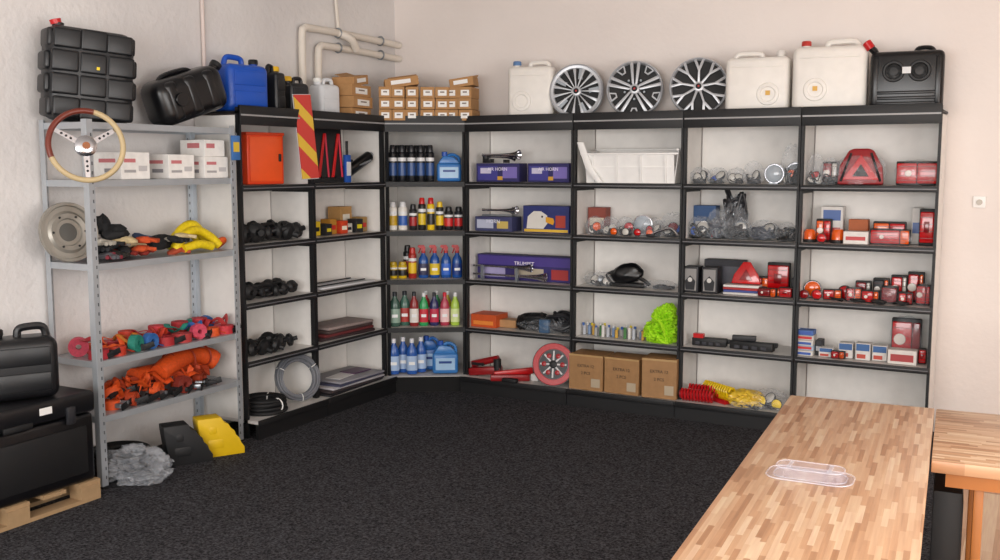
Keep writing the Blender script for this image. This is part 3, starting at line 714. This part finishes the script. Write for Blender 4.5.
for i, c_ in enumerate(['#1e1e22', '#3c3436', '#b8b4b8', '#44455c', '#98969c']): o.add(P_box(.68-.04*i, .34, .014, .004), mat(c_, .5), (.02*i-.03, 0, .015*i), (0, 0, q.uniform(-3, 3)))
o.add(P_box(.3, .12, .004), mat('#e6e4e2', .3), (.0, -.02, .076), (0, 0, 6)); o.add(P_box(.2, .14, .006), mat('#5a3c5c', .4), (.15, -.02, .08), (0, 0, -4)); o.done()
coil('L', .24, .07, Z[0], .135, .013, 12, RUB, name='rubber_hose_coil')
coil('L', .58, .08, Z[0]+.155, .155, .009, 9, mat('#6d6f75', .4), -24, 72, 0, name='cable_coil')

# ---- corner contents
for i in range(5): can('C', .055+i*.072, .12, Z[4], .032, .28, '#17181c', '#2f4f86', '#26262a')
for i in range(4): can('C', .09+i*.072, .2, Z[4], .032, .28, '#17181c', '#2f4f86', '#26262a')
def jug(x, y, z, w, h, body, label, name='antifreeze_jug', cap='#2a56b0'):
    o = O(name, at('C', x, y, z)); m = mat(body, .3); d = w*.6
    o.add(P_box(w, d, h*.62, .02, 3), m)
    o.add(P_ext([(-w*.46, 0), (w*.46, 0), (w*.2, h*.22), (-w*.12, h*.26), (-w*.26, h*.24)], -d*.35, d*.35, .008), m, (0, 0, h*.6), (90, 0, 0))
    o.add(P_tube(cr([(w*.42, 0, h*.6), (w*.38, 0, h*.8), (w*.15, 0, h*.9), (-w*.05, 0, h*.86)], 5), .013, 8), m)
    o.add(P_cyl(.022, .035, 14), mat(cap, .4), (-w*.18, 0, h*.84))
    o.add(P_box(w*.75, .002, h*.36), mat(label, .4), (0, -d/2-.001, h*.12)); o.add(P_box(w*.5, .003, h*.07), mat('#1c3f86', .4), (0, -d/2-.0015, h*.32)); o.done()
jug(.49, .14, Z[4], .19, .23, '#3474b8', '#a8c8e4')
cs = [('#e6e2da', '#c8a020', '#d8d8d8', .035, .22), ('#e6e2da', '#3060b0', '#d8d8d8', .035, .22), ('#1b1b1e', '#a32020', '#1b1b1e', .03, .2), ('#20201f', '#e0c020', '#c82020', .03, .25), ('#e8c31c', '#20201f', '#c82020', .03, .25), ('#1d1d1f', '#e8c31c', '#e8c31c', .03, .22), ('#1d1d1f', '#c82828', '#1d1d1f', .035, .18), ('#22242a', '#c82828', '#1d1d1f', .035, .18)]
x = .05
for b_, l_, c_, r_, h_ in cs: can('C', x, .12, Z[3], r_, h_, b_, l_, c_); x += r_*2+.009
cs = [('#c8a81c', '#1c1c1e', '#b89818', .034, .13), ('#c8a81c', '#1c1c1e', '#b89818', .034, .13)]
for i, (b_, l_, c_, r_, h_) in enumerate(cs): can('C', .05+i*.073, .1, Z[2], r_, h_, b_, l_, c_, 'grease_tin', .7)
can('C', .16, .2, Z[2], .035, .25, '#1a1a1c', '#c83020', '#1a1a1c'); can('C', .2, .1, Z[2], .032, .24, '#a02a20', '#e8c020', '#c02a20')
for i in range(4): bottle('C', .285+i*.088, .12, Z[2], .078, .27, '#1d4f98', ['#2a2a50', '#e0c020', '#2a63c8', '#1c3c88'][i], '#c82020', trig='#b01c20', name='spray_bottle')
for i in range(3): bottle('C', .06+i*.075, .08+.05*(i % 2), Z[1], .085 if i < 2 else .07, .27, ['#3c5a4e', '#42685a', '#8e2a2a'][i], ['#90a898', '#b03a34', '#e8e0d8'][i], '#20242a')
for i, (b_, l_) in enumerate([('#2f9e5a', '#c82a3a'), ('#2e2e5e', '#c02a4a'), ('#b03a50', '#f0c8c8'), ('#a8c84a', '#d8e8a0')]): bottle('C', .285+i*.082, .1, Z[1], .072, .26, b_, l_, ['#e8e8e8', '#20202a', '#d8283a', '#e8e8e8'][i])
for i in range(3): bottle('C', .3+i*.085, .21, Z[1], .072, .26, ['#c0303a', '#2f8e5a', '#c8b030'][i], '#e8e8e8', '#e8e8e8')
for i in range(4): bottle('C', .05+i*.07, .03+.07*(i % 2), Z[0]+.005, .085, .28, '#2a58a4', '#a8c0e0', '#e2e2e6')
jug(.45, .06, Z[0]+.005, .2, .26, '#3a78b8', '#9fc0e0'); jug(.33, .2, Z[0]+.005, .16, .28, '#2f68b0', '#a8c8ea')

# ---- right run contents
def X(b, v): return RB[b]+v
PUR = '#26225c'
pp = [(.04, .1, .5, .85, '#3c3a88'), (.1, .45, .35, .75, '#c8c4d8'), (.62, .2, .95, .8, '#7668b0'), (.5, .1, .62, .3, '#c89830')]
carton('R', X(0, .25), .13, Z[4], .36, .15, .14, PUR, pp, 3, 'air_horn_box', 'AIR HORN', '#f0e8f8', .035)
carton('R', X(0, .68), .13, Z[4], .34, .15, .14, PUR, pp, 0, 'air_horn_box', 'AIR HORN', '#f0e8f8', .035)
o = O('chrome_air_horn', at('R', X(0, .24), .13, Z[4]+.143)); trumpet(o, -.15, -.02, .06, .32, .04, 0); trumpet(o, -.15, .03, .045, .24, .035, 8); o.add(P_box(.06, .06, .03, .004), BLK, (-.1, 0, 0)); o.add(P_cyl(.025, .06, 14), BLK, (-.13, 0, 0)); o.add(P_box(.03, .05, .025), BLK, (.05, 0, .0)); o.done()
carton('R', X(0, .22), .13, Z[3], .32, .16, .11, '#3c3f66', [(.05, .2, .5, .8, '#b8bcd0'), (.6, .2, .9, .7, '#c8b060')], 0, 'air_horn_box', 'HORN', '#e8e8f8', .04)
o = O('chrome_air_horn', at('R', X(0, .22), .13, Z[3]+.113)); trumpet(o, -.14, 0, .045, .3, .036, 0); trumpet(o, -.12, .05, .04, .22, .03, 0); o.add(P_box(.26, .05, .012), STEEL, (0, 0, 0)); o.done()
o = O('compressor_box', at('R', X(0, .66), .14, Z[3])); o.add(P_box(.38, .16, .20, .002, 1), mat('#222c6a', .5, 0, 'cardboard'))
o.add(P_ext([(-.16, .03), (-.02, .03), (.02, .08), (.01, .13), (-.04, .16), (-.10, .16), (-.15, .12)], .0802, .0812), mat('#d8d4cc', .5), rot=(90, 0, 0))
o.add(P_ext([(.0, .08), (.06, .06), (.07, .085), (.06, .11), (.0, .12)], .0814, .082), mat('#d8981c', .5), rot=(90, 0, 0))
o.add(P_cyl(.008, .0015, 12), BLK, (-.03, -.0815, .12), (90, 0, 0)); o.add(P_box(.08, .001, .09), mat('#a83a2c', .5), (.12, -.0806, .04)); o.add(P_box(.36, .001, .02), mat('#d8b03a', .5), (0, -.0806, .006)); o.done()
carton('R', X(0, .845), .28, Z[3], .09, .12, .18, '#a8a08c', [(.2, .3, .8, .7, '#b83030')], 0, 'relay_box')
carton('R', X(0, .45), .19, Z[2], .82, .14, .19, '#322868', [(.02, .6, .98, .95, '#4b3c88'), (.05, .1, .3, .5, '#a8a0c8'), (.4, .15, .7, .5, '#b8ac98'), (.78, .1, .95, .5, '#a83838')], 0, 'air_horn_box', 'TRUMPET', '#f4ecf8', .04)
o = O('chrome_air_horn', at('R', X(0, .42), .06, Z[2])); trumpet(o, -.38, 0, .04, .62, .035, 0); trumpet(o, -.38, .0, .105, .5, .033, 0); o.add(P_box(.02, .03, .11), STEEL, (-.3, 0, 0)); o.add(P_box(.02, .03, .1), STEEL, (.0, 0, 0)); o.done()
carton('R', X(0, .13), .15, Z[1], .22, .2, .10, '#c8501c', [(.1, .2, .9, .5, '#e88a3a')], 0, 'orange_box'); carton('R', X(0, .3), .18, Z[1], .14, .12, .06, '#b08458', (), 5, 'small_carton')
o = O('jumper_cable_bundle', at('R', X(0, .64), .15, Z[1])); loops(o, RUB, -.12, 0, 0, .3, .24, .10, .014, 9, 4); loops(o, mat('#222226', .4), .13, 0, 0, .3, .24, .13, .014, 10, 6); o.add(P_box(.08, .04, .1, .006), mat('#45607e', .4), (.02, -.1, 0)); o.add(P_blob(.24, .13, .06, .25, 4, 2.6, 4, True, True), CLR); o.done()
jr = mat('#8e1418', .35)
o = O('hydraulic_jack', at('R', X(0, .16), .04, Z[0]))
o.add(P_box(.26, .08, .06, .01), jr, (0, 0, .01), (0, -6, 10)); o.add(P_tube([(-.12, 0, .08), (.1, .02, .14)], .026, 12), jr); o.add(P_cyl(.03, .09, 14), BLK, (.1, 0, .05)); o.add(P_box(.1, .07, .02), BLK, (-.06, 0, .08)); o.add(P_box(.1, .09, .02, .004), BLK, (-.1, 0, 0)); o.done()
o = O('red_tow_bar_light', at('R', X(0, .42), -.0, Z[0])); 
for i in range(3): o.add(P_box(.3, .035, .05, .01), RED if i else jr, (0, i*.06-.05, .0 if i != 1 else .03), (0, -6*i, 30))
o.add(P_box(.12, .05, .03, .006), BLK, (.02, -.09, 0)); o.add(P_box(.06, .04, .05), mat('#e8e4e0', .4), (.16, .06, .0)); o.done()
o = O('round_reflector_disc', at('R', X(0, .78), -.045, Z[0]+.162, 12, 76)); 
o.add(P_lathe([(0, 0), (.155, 0), (.16, .003), (.155, .006), (0, .006)], 40), mat('#6e6c70', .4)); o.add(P_lathe([(.112, .0065), (.115, .010), (.152, .010), (.156, .0065)], 40), mat('#b0161e', .3))
o.add(P_lathe([(0, .0064), (.108, .0066), (.108, .0062)], 30), mat('#26262a', .4))
for a in range(0, 180, 45): o.add(P_box(.20, .012, .003), mat('#c8c4c4', .3), (0, 0, .007), (0, 0, a))
for a in range(0, 360, 60): o.add(P_cyl(.018, .004, 14), mat('#a01820', .3), (.07*math.cos(R_(a)), .07*math.sin(R_(a)), .009))
o.add(P_cyl(.03, .006, 18), BLK, (0, 0, .008))
o.done()
# bay 2
def crate():
    o = O('white_plastic_bin', at('R', X(1, .42), .16, Z[4])); m = mat('#eeece9', .4)
    W0, D0, H = .70, .24, .23
    o.add(P_box(W0-.06, D0, .008), m)
    for s in (-1, 1):
        o.add(P_box(.006, D0, H), m, (s*(W0-.05)/2, 0, 0), (0, s*7, 0))
    o.add(P_box(W0-.04, .006, H), m, (0, D0/2, 0)); o.add(P_box(W0-.04, .006, H*.88), m, (0, -D0/2, 0), (8, 0, 0))
    o.add(P_box(W0+.03, .03, .014, .004), m, (0, -D0/2-.03, H*.86)); o.add(P_box(W0+.03, .02, .014, .004), m, (0, D0/2, H))
    for s in (-1, 1): o.add(P_box(.02, D0+.04, .014, .004), m, (s*(W0/2+.005), -.01, H*.93), (-5, 0, 0))
    for k in range(4): o.add(P_box(.012, .01, H*.8), m, (-.27+k*.18, -D0/2-.012, .01), (8, 0, 0))
    o.add(P_box(W0-.08, .006, .012), m, (0, -D0/2-.02, H*.45), (8, 0, 0))
    o.done()
    o = O('white_mudguard_strip', at('R', X(1, .10), -.0, Z[4]+.0)); 
    o.add(P_ext([(-.07, .29), (-.0, .10), (.09, .0), (.13, .0), (.05, .11), (-.02, .29)], -.02, .01, .003), m, rot=(90, 0, 0)); o.done()
crate()
for i, xx in enumerate([.12, .24, .36]):
    bag('R', X(1, xx), .13, Z[3], .14, .13, .13, seed=i+3, name='bagged_lamp', inner=[LENSW, (LENSA, LENSW, LENSR)[i]])
round_lamp('R', X(1, .47), .19, Z[3], .07, mat('#b8c0c8', .08, 0, 'lens'), name='chrome_headlamp', body=CHR); bag('R', X(1, .58), .10, Z[3], .16, .14, .13, seed=9, name='bagged_lamp', inner=[LENSR, LENSW]); bag('R', X(1, .71), .15, Z[3], .18, .16, .17, seed=12, name='bagged_lamp', inner=[LENSW, LENSD, BLU])
for i in range(4): round_lamp('R', X(1, .30+.09*i), .05, Z[3], .027, (LENSA, LENSW, LENSR, LENSA)[i], body=DKGREY, name='small_marker_lamp')
o = O('chrome_mirror_bracket', at('R', X(1, .68), .05, Z[3])); o.add(P_tube(cr([(-.1, 0, .012), (-.04, -.01, .04), (.04, .0, .06), (.1, 0, .012)], 5), .01, 8), CHR); o.add(P_box(.06, .03, .02, .004), BLK, (-.1, 0, 0)); o.done()
carton('R', X(1, .09), .28, Z[3], .14, .1, .19, '#8a4236', [(.1, .3, .9, .6, '#d8ccb8')], 0, 'relay_box')
o = O('truck_mirror', at('R', X(1, .38), .15, Z[2])); o.add(P_blob(.12, .06, .08, .12, 3, 1.5, 4), BLKG, (.0, 0, .03), (0, -10, 12)); o.add(P_tube(cr([(.05, 0, .08), (.12, 0, .05), (.16, 0, .02)], 4), .014, 8), BLK); o.add(P_box(.26, .10, .03, .01), BLK)
o.add(P_tube(cr([(-.1, -.05, .02), (-.16, -.03, .08), (-.08, 0, .12)], 4), .01, 8), BLK); o.done()
bag('R', X(1, .17), .14, Z[2], .26, .18, .10, seed=6, name='bagged_lamp', inner=[LENSW, STEEL, LENSW]); bag('R', X(1, .62), .15, Z[2], .24, .18, .06, seed=7, name='bagged_cable')
q = random.Random(5)
o = O('bulb_blister_row', at('R', X(1, .28), .12, Z[1]))
for i in range(15):
    xx = -.24+.034*i; hh = q.uniform(.06, .09)
    o.add(P_cyl(.012, hh, 10), mat(['#b8bcc4', '#7f96b8', '#c8a04a', '#a8a8a8', '#4b7f4a', '#d8d4d0'][i % 6], .25), (xx, q.uniform(-.04, .04), 0)); o.add(P_cyl(.009, .02, 10), mat(['#2a5aa8', '#c8c8c8', '#c8b428'][i % 3], .3), (xx, 0, hh*.9))
    o.add(P_box(.026, .018, .05), mat(['#d8d4d0', '#a8acb4'][i % 2], .4), (xx, .08, 0))
o.done()
o = O('hi_vis_vest_pile', at('R', X(1, .65), .11, Z[1])); nv = mat('#a8e01a', .7, 0, 'cloth'); 
o.add(P_blob(.11, .10, .09, .5, 3, 4.5, 5, True, True), nv); o.add(P_blob(.08, .08, .09, .5, 7, 4.6, 5, True, True), nv, (.02, 0, .09)); o.add(P_blob(.05, .05, .05, .5, 9, 4.6, 4, True, True), nv, (.05, 0, .19)); 
for k in range(6): o.add(P_tube(cr([(q.uniform(-.08, .08), -.06, q.uniform(.02, .2)), (q.uniform(-.08, .08), -.09, q.uniform(.02, .15)), (q.uniform(-.08, .08), -.07, q.uniform(0.01, .1))], 6), .02, 6, flat=.006), nv)
o.done()
for xx, w_, h_, t in ((.14, .265, .26, 0), (.42, .265, .26, -2), (.69, .25, .28, 4)):
    o = carton('R', X(1, xx), .05, Z[0], w_, .22, h_, '#9f774d', [(.0, .95, 1, 1, '#b59262'), (.4, .0, .6, .02, '#8a643a'), (.66, .1, .92, .34, '#b4a48c')], t, 'cardboard_box', 'EXTRA 12|2 PCS', '#4a382a', .03)
# bay 3
for i, (xx, s) in enumerate([(.08, .14), (.2, .14), (.33, .13)]):
    bag('R', X(2, xx), .14, Z[4], s, .13, .11, seed=20+i, name='bagged_lamp', inner=[[LENSW, BLU][i % 2], LENSW])
bag('R', X(2, .44), .16, Z[4], .14, .12, .15, seed=25, name='bagged_lamp', inner=[LENSW, LENSW])
round_lamp('R', X(2, .58), .17, Z[4], .065, mat('#a8b0b8', .08, 0, 'lens'), name='chrome_headlamp', body=STEEL); bag('R', X(2, .70), .12, Z[4], .13, .12, .26, seed=27, name='bagged_lamp', inner=[LENSW, LENSA, LENSW])
round_lamp('R', X(2, .70), .28, Z[4], .07, mat('#8f98a0', .08, 0, 'lens'), name='chrome_headlamp', body=STEEL)
for i, (xx, w_, h_) in enumerate([(.09, .18, .15), (.2, .14, .2), (.34, .2, .15), (.52, .2, .13), (.68, .16, .12)]):
    bag('R', X(2, xx), .14+.02*(i % 2), Z[3], w_, .17, h_, seed=30+i, name='bagged_cable', inner=[[BLU, LENSR, BLK, STEEL, LENSW][i], LENSW])
    o = O('cable_bundle', at('R', X(2, xx), .14, Z[3])); loops(o, [RUB, mat('#5a5e66', .4)][i % 2], 0, 0, 0, w_*.95, .18, h_*.6, .008, 7, i+50); o.done()
carton('R', X(2, .09), .27, Z[3], .16, .1, .22, '#30507c', [(.1, .2, .9, .5, '#c0c0c4')], 0, 'lamp_box')
o = O('cable_bundle', at('R', X(2, .31), .2, Z[3])); loops(o, mat('#26262a', .4), 0, 0, .02, .18, .12, .30, .011, 11, 3); loops(o, STEEL, 0, 0, .05, .14, .1, .24, .007, 4, 9); o.add(P_blob(.09, .07, .16, .3, 4, 2.6, 4, True, True), CLR); o.done()
for i, xx in enumerate([.055, .19]):
    o = O('speaker_box', at('R', X(2, xx), .1, Z[2])); o.add(P_box(.11, .12, .18, .004), mat('#202024', .5))
    o.add(P_box(.085, .003, .15), mat('#8d8a88', .5), (0, -.061, .015))
    o.add(P_ext([(-.03, 0), (.03, 0), (.037, .06), (0, .10), (-.037, .06)], 0, .004), mat('#1c1c20', .4), (0, -.062, .02), (90, 0, 0)); o.add(P_cyl(.016, .004, 16), mat('#cdcac6', .4), (0, -.066, .09), (90, 0, 0)); o.done()
carton('R', X(2, .24), .26, Z[2], .28, .1, .22, '#2a2a30', [(.1, .2, .9, .8, '#4c4c54')], 0, 'lamp_box')
for k in range(4): carton('R', X(2, .40), .12, Z[2]+k*.017, .24, .12, .016, ['#c8c4c0', '#3a4a8a', '#a83030', '#d8d4d0'][k], (), [0, 4, -3, 2][k], 'lamp_pack')
def tri_lamp(x, y, z, s, rz=0):
    o = O('triangular_reflector_lamp', at('R', x, y, z, rz, -8))
    o.add(P_ext([(-s/2, 0), (s/2, 0), (s*.42, s*.3), (s*.12, s*.75), (-s*.12, s*.75), (-s*.42, s*.3)], 0, .03, .006), LENSR, rot=(90, 0, 0))
    o.add(P_ext([(-s*.22, s*.12), (s*.22, s*.12), (0, s*.5)], .031, .037, .002), LENSD, rot=(90, 0, 0)); o.add(P_box(s*.9, .03, .02, .004), BLK, (0, .01, 0)); o.done()
tri_lamp(X(2, .42), .14, Z[2]+.069, .2); tail_lamp('R', X(2, .62), .2, Z[2], .15, .22, split=.99)
tail_lamp('R', X(2, .58), .06, Z[2], .13, .06, split=.7, rz=-8, a=LENSD); tail_lamp('R', X(2, .70), .07, Z[2], .09, .07, split=.99, a=LENSR); tail_lamp('R', X(2, .50), .2, Z[2], .12, .12, split=.6, a=LENSR)
round_lamp('R', X(2, .545), .13, Z[2]+.0, .03, LENSR); round_lamp('R', X(2, .65), .08, Z[2], .028, LENSA); carton('R', X(2, .74), .24, Z[2], .06, .1, .12, '#2a2a2e', (), 0, 'lamp_box')
o = O('number_plate_light_bar', at('R', X(2, .32), .12, Z[1])); 
for i, (xx, w_) in enumerate([(-.14, .24), (.16, .3)]):
    o.add(P_box(w_, .06, .055, .006), BLK, (xx, -.02*i, 0), (0, 0, 4-8*i)); o.add(P_box(w_*.9, .05, .03, .006), DKGREY, (xx+.02, .05, .012), (0, 0, 3))
    for k in range(4): o.add(P_box(w_*.12, .004, .02), mat('#3e3e44', .3), (xx-w_*.3+k*w_*.2, -.055-.02*i, .012))
o.add(P_box(.07, .04, .03), RED, (-.21, -.03, .056)); o.add(P_box(.16, .05, .035, .005), DKGREY, (.1, 0, .055), (0, 0, 10)); o.done()
o = O('coiled_air_hose', at('R', X(2, .14), -.02, Z[0]))
for k, (cc, dy) in enumerate((('#b8141c', 0), ('#b8141c', .08))):
    pts = [(-.11+.22*t/70+.03*k, dy+.038*math.cos(t*.9), .045+.038*math.sin(t*.9)+.02*k) for t in range(71)]; o.add(P_tube(pts, .008, 6), mat(cc, .3))
o.add(P_tube([(-.12, 0, .045), (.12, 0, .045)], .03, 10), mat('#8e1016', .4)); o.done()
o = O('coiled_air_hose', at('R', X(2, .27), .06, Z[0], -35)); pts = [(-.14+.28*t/80, .034*math.cos(t*.9), .036+.034*math.sin(t*.9)+.05) for t in range(81)]; o.add(P_tube(pts, .008, 6), mat('#e8c410', .3)); o.add(P_tube([(-.15, 0, .05), (.15, 0, .05)], .026, 8), mat('#e0b810', .4)); o.add(P_box(.2, .06, .03), mat('#b8141c', .4)); o.done()
bag('R', X(2, .47), .03, Z[0], .26, .22, .11, mat('#dcb83a', .3, 0, 'cloth'), 'yellow_strap_bag', 41, stuff=False); bag('R', X(2, .63), .02, Z[0], .26, .2, .13, seed=42, inner=[YEL, LENSW, YEL])
bag('R', X(2, .5), -.05, Z[0]+.0, .22, .08, .06, seed=44, inner=[LENSW, YEL])
# bay 4
bag('R', X(3, .07), .14, Z[4], .12, .12, .20, seed=50, name='bagged_lamp', inner=[LENSW, LENSR, LENSW]); tail_lamp('R', X(3, .16), .16, Z[4], .10, .15, split=.6, b=LENSW, a=LENSD); bag('R', X(3, .17), .12, Z[4], .14, .14, .17, seed=53, name='bagged_lamp')
o = O('warning_triangle_bag', at('R', X(3, .35), .15, Z[4], 8, -5))
def trap(w0, w1, h): return [(-w0/2, 0), (w0/2, 0), (w0*.47, h*.5), (w1/2, h*.95), (w1*.3, h), (-w1*.3, h), (-w1/2, h*.95), (-w0*.47, h*.5)]
o.add(P_ext(trap(.28, .15, .23), 0, .08, .012), mat('#8e0e16', .4), (0, .04, 0), (90, 0, 0))
o.add(P_ext([(-.11, .03), (.11, .03), (0, .19)], .042, .048, .003), mat('#c4161c', .3), rot=(90, 0, 0)); o.add(P_ext([(-.05, .05), (.05, .05), (0, .13)], .049, .052, .001), BLK, rot=(90, 0, 0))
for s in (-1, 1): o.add(P_tube([(s*.12, -.045, .02), (s*.06, -.045, .2)], .008, 6), BLK)
o.add(P_blob(.15, .07, .12, .15, 5, 4, 4, True, True), mat('#dfe4ea', .1, 0, 'film'), (0, 0, 0)); o.done()
tail_lamp('R', X(3, .69), .14, Z[4], .25, .15, .1, split=.5, b=LENSR, a=LENSR, wrap=True); 
round_lamp('R', X(3, .05), .13, Z[3], .042, LENSA, name='beacon_lamp', up=True); tail_lamp('R', X(3, .13), .17, Z[3], .10, .15, split=.5, a=LENSA, b=LENSR)
carton('R', X(3, .17), .27, Z[3], .14, .1, .23, '#d4d0cc', [(.1, .6, .9, .9, '#3a5a98'), (.1, .2, .9, .4, '#b83030')], 0, 'lamp_box')
round_lamp('R', X(3, .23), .12, Z[3], .045, LENSA, name='beacon_lamp', up=True); round_lamp('R', X(3, .14), .05, Z[3], .03, LENSR, name='round_marker_lamp')
carton('R', X(3, .35), .10, Z[3], .15, .1, .08, '#dcd6d0', [(.1, .3, .9, .6, '#b83030')], 0, 'lamp_box'); carton('R', X(3, .34), .24, Z[3], .12, .08, .15, '#a8582c', (), 0, 'lamp_box')
tail_lamp('R', X(3, .55), .10, Z[3], .24, .10, split=.75, a=LENSR, wrap=True); tail_lamp('R', X(3, .53), .22, Z[3], .2, .14, split=.5, a=LENSA, b=LENSR)
tail_lamp('R', X(3, .76), .13, Z[3], .09, .23, split=.99, a=LENSR); 
carton('R', X(3, .69), .28, Z[3], .06, .1, .23, '#d4d0cc', [(.1, .3, .9, .6, '#3a5a98')], 0, 'lamp_box')
q = random.Random(77)
round_lamp('R', X(3, .07), .18, Z[2], .055, LENSA, name='round_marker_lamp', rz=10); round_lamp('R', X(3, .12), .07, Z[2], .033, LENSR, name='round_marker_lamp'); round_lamp('R', X(3, .04), .06, Z[2], .03, LENSD, name='round_marker_lamp')
tail_lamp('R', X(3, .21), .11, Z[2], .12, .07, split=.6, rz=8, a=LENSR); round_lamp('R', X(3, .28), .17, Z[2], .045, LENSR, name='round_marker_lamp')
for i, (xx, w_, h_, a_, b_, y_) in enumerate([(.345, .10, .09, LENSR, LENSA, .1), (.45, .11, .08, LENSR, LENSA, .08), (.56, .10, .11, LENSD, LENSA, .11), (.66, .09, .08, LENSR, LENSD, .08), (.76, .09, .13, LENSR, LENSR, .13)]):
    tail_lamp('R', X(3, xx), y_, Z[2], w_, h_, rz=q.uniform(-14, 14), a=a_, b=b_, split=[.55, .7, .99][i % 3], wrap=i % 2 == 0)
for i, (xx, a_) in enumerate([(.38, LENSD), (.49, DKGREY), (.60, LENSR), (.70, LENSR)]): tail_lamp('R', X(3, xx), .25, Z[2], .10, .12+.025*i, split=.7, a=a_, b=[LENSW, LENSA][i % 2])
for k in range(4): 
    o = O('lamp_cable', at('R', X(3, .25+k*.13), .035, Z[2])); loops(o, BLK, 0, 0, 0, .12, .05, .02, .005, 3, k+3); o.done()
for j in range(5): carton('R', X(3, .05), .1+.02*(j % 2), Z[1]+j*.034, .12, .1, .033, ['#d2cec8', '#a8bcd0', '#d2cec8', '#c8c4be', '#4a6aa8'][j], [(.1, .2, .9, .7, ['#3a5aa8', '#c83030'][j % 2])], 0, 'lamp_box')
for i, xx in enumerate([.19, .31, .42, .52]):
    carton('R', X(3, xx), .11+.02*(i % 2), Z[1], .09, .08, [.06, .10, .11, .10][i], '#d4d0cc', [(.05, .55, .95, .95, '#3a6298'), (.1, .1, .7, .35, '#b84838')], 0, 'bulb_box')
carton('R', X(3, .135), .16, Z[1], .04, .1, .10, '#2c2c30', [(.1, .3, .9, .6, '#b0b0b4')], 0, 'bulb_box')
tail_lamp('R', X(3, .27), .05, Z[1], .09, .05, split=.6, a=LENSR)
tail_lamp('R', X(3, .66), .22, Z[1], .18, .27, split=.7, a=LENSR, b=LENSD, wrap=True); tail_lamp('R', X(3, .77), .12, Z[1], .05, .1, split=.99)
carton('R', X(3, .66), .09, Z[1], .17, .1, .09, '#d8d2cc', [(.1, .2, .9, .7, '#a84040')], 0, 'bulb_box')
for i, xx in enumerate([.12, .35, .62]):
    o = O('mudguard_bracket', at('R', X(3, xx), .05, Z[0])); o.add(P_box(.2, .1, .05, .012), RUB); o.add(P_tube([(-.08, 0, .06), (.08, 0, .06)], .02, 10), BLK); o.add(P_cyl(.02, .08, 10), STEEL, (.06, 0, 0)); o.done()

# ------------------------------------------------------------------ counter
CZ = .80; th = 4.0
CM = Matrix.Translation((-.883, 4.157, 0)) @ Matrix.Rotation(R_(th), 4, 'Z')
o = O('wood_counter', CM)
o.add(P_box(.55, 3.0, .04, .003), M_BUT1, (.275, -1.5, CZ-.04))
o.add(P_box(.44, 2.9, .70), BLK, (.27, -1.5, .055)); o.add(P_box(.40, 2.85, .055), BLKM, (.27, -1.5, 0))
o.done()
o = O('wood_side_table', CM)
o.add(P_box(1.5, .76, .04, .003), M_BUT2, (.556+.75, -.38, CZ-.041))
AP = mat('#a8672f', .45, 0, 'plain', 'stained_apron')
o.add(P_box(1.4, .025, .05), AP, (.6+.7, -.72, CZ-.091)); o.add(P_box(1.4, .025, .05), AP, (.6+.7, -.04, CZ-.091))
for x in (.70, 1.98):
    for y in (-.70, -.06): o.add(P_box(.03, .03, CZ-.048, .004), AP, (x, y, .007))
o.done()
o = O('black_drawer_pedestal', CM); o.add(P_box(.09, .5, .66, .004), BLK, (.61, -.40, .007)); o.add(P_box(.004, .46, .28), BLKM, (.657, -.40, .03)); o.add(P_box(.004, .46, .28), BLKM, (.657, -.40, .35)); o.done()
o = O('clear_blister_tray', at('W', -.585, 3.07, CZ+.001, 2))
def rr(w, d, r, n=6):
    p = []
    for cx, cy, a0 in ((w/2-r, d/2-r, 0), (-w/2+r, d/2-r, 90), (-w/2+r, -d/2+r, 180), (w/2-r, -d/2+r, 270)):
        p += [(cx+r*math.cos(R_(a0+90*i/n)), cy+r*math.sin(R_(a0+90*i/n)), 0) for i in range(n+1)]
    return p
tm = mat('#d8d4ea', .05, 0, 'film'); te = mat('#e8e6f0', .1, 0, 'tray')
o.add(P_tube(rr(.255, .15, .05), .0022, 6, True), te, (0, 0, .003)); o.add(P_ext([(a, b) for a, b, _ in rr(.25, .145, .05)], .001, .0018), tm)
lo, hi = rr(.215, .11, .04), rr(.20, .095, .035)
V = [Vector((a, b, .002)) for a, b, _ in lo]+[Vector((a, b, .03)) for a, b, _ in hi]; n_ = len(lo)
o.add((V, [[i, (i+1) % n_, n_+(i+1) % n_, n_+i] for i in range(n_)]+[[n_+i for i in range(n_)]]), tm); o.add(P_tube(hi, .0018, 6, True), te, (0, 0, .03)); o.add(P_tube(lo, .0015, 6, True), te, (0, 0, .003))
for k in (-.06, .06): o.add(P_box(.012, .07, .002), te, (k, 0, .0305))
o.done()

# ------------------------------------------------------------------ light
def area(name, loc, rot, sx, sy, p, col):
    l = bpy.data.lights.new(name, 'AREA'); l.shape = 'RECTANGLE'; l.size = sx; l.size_y = sy; l.energy = p; l.color = col
    ob = bpy.data.objects.new(name, l); ob.location = loc; ob.rotation_euler = [R_(a) for a in rot]; sc.collection.objects.link(ob)
area('daylight_front_window', (-.9, YF+.06, 1.7), (90, 0, 0), 5.2, 1.9, 275, (1, .98, .955))
area('daylight_right_window', (XR-.06, 1.55, 1.75), (90, 0, 90), 4.4, 1.8, 170, (1, .965, .93))
w = bpy.data.worlds.new('sky'); sc.world = w; w.use_nodes = True
bgn = w.node_tree.nodes['Background']; bgn.inputs[0].default_value = (.85, .92, 1, 1); bgn.inputs[1].default_value = 1.0
try:
    sc.view_settings.view_transform = 'Standard'; sc.view_settings.look = 'None'
except Exception: pass

cam = bpy.data.cameras.new('camera'); cam.lens = 36; cam.sensor_width = 36; cam.clip_start = .05
co = bpy.data.objects.new('camera', cam); co.location = (0, 0, 1.75); co.rotation_euler = (R_(90-6.56), 0, R_(28.5)); sc.collection.objects.link(co); sc.camera = co
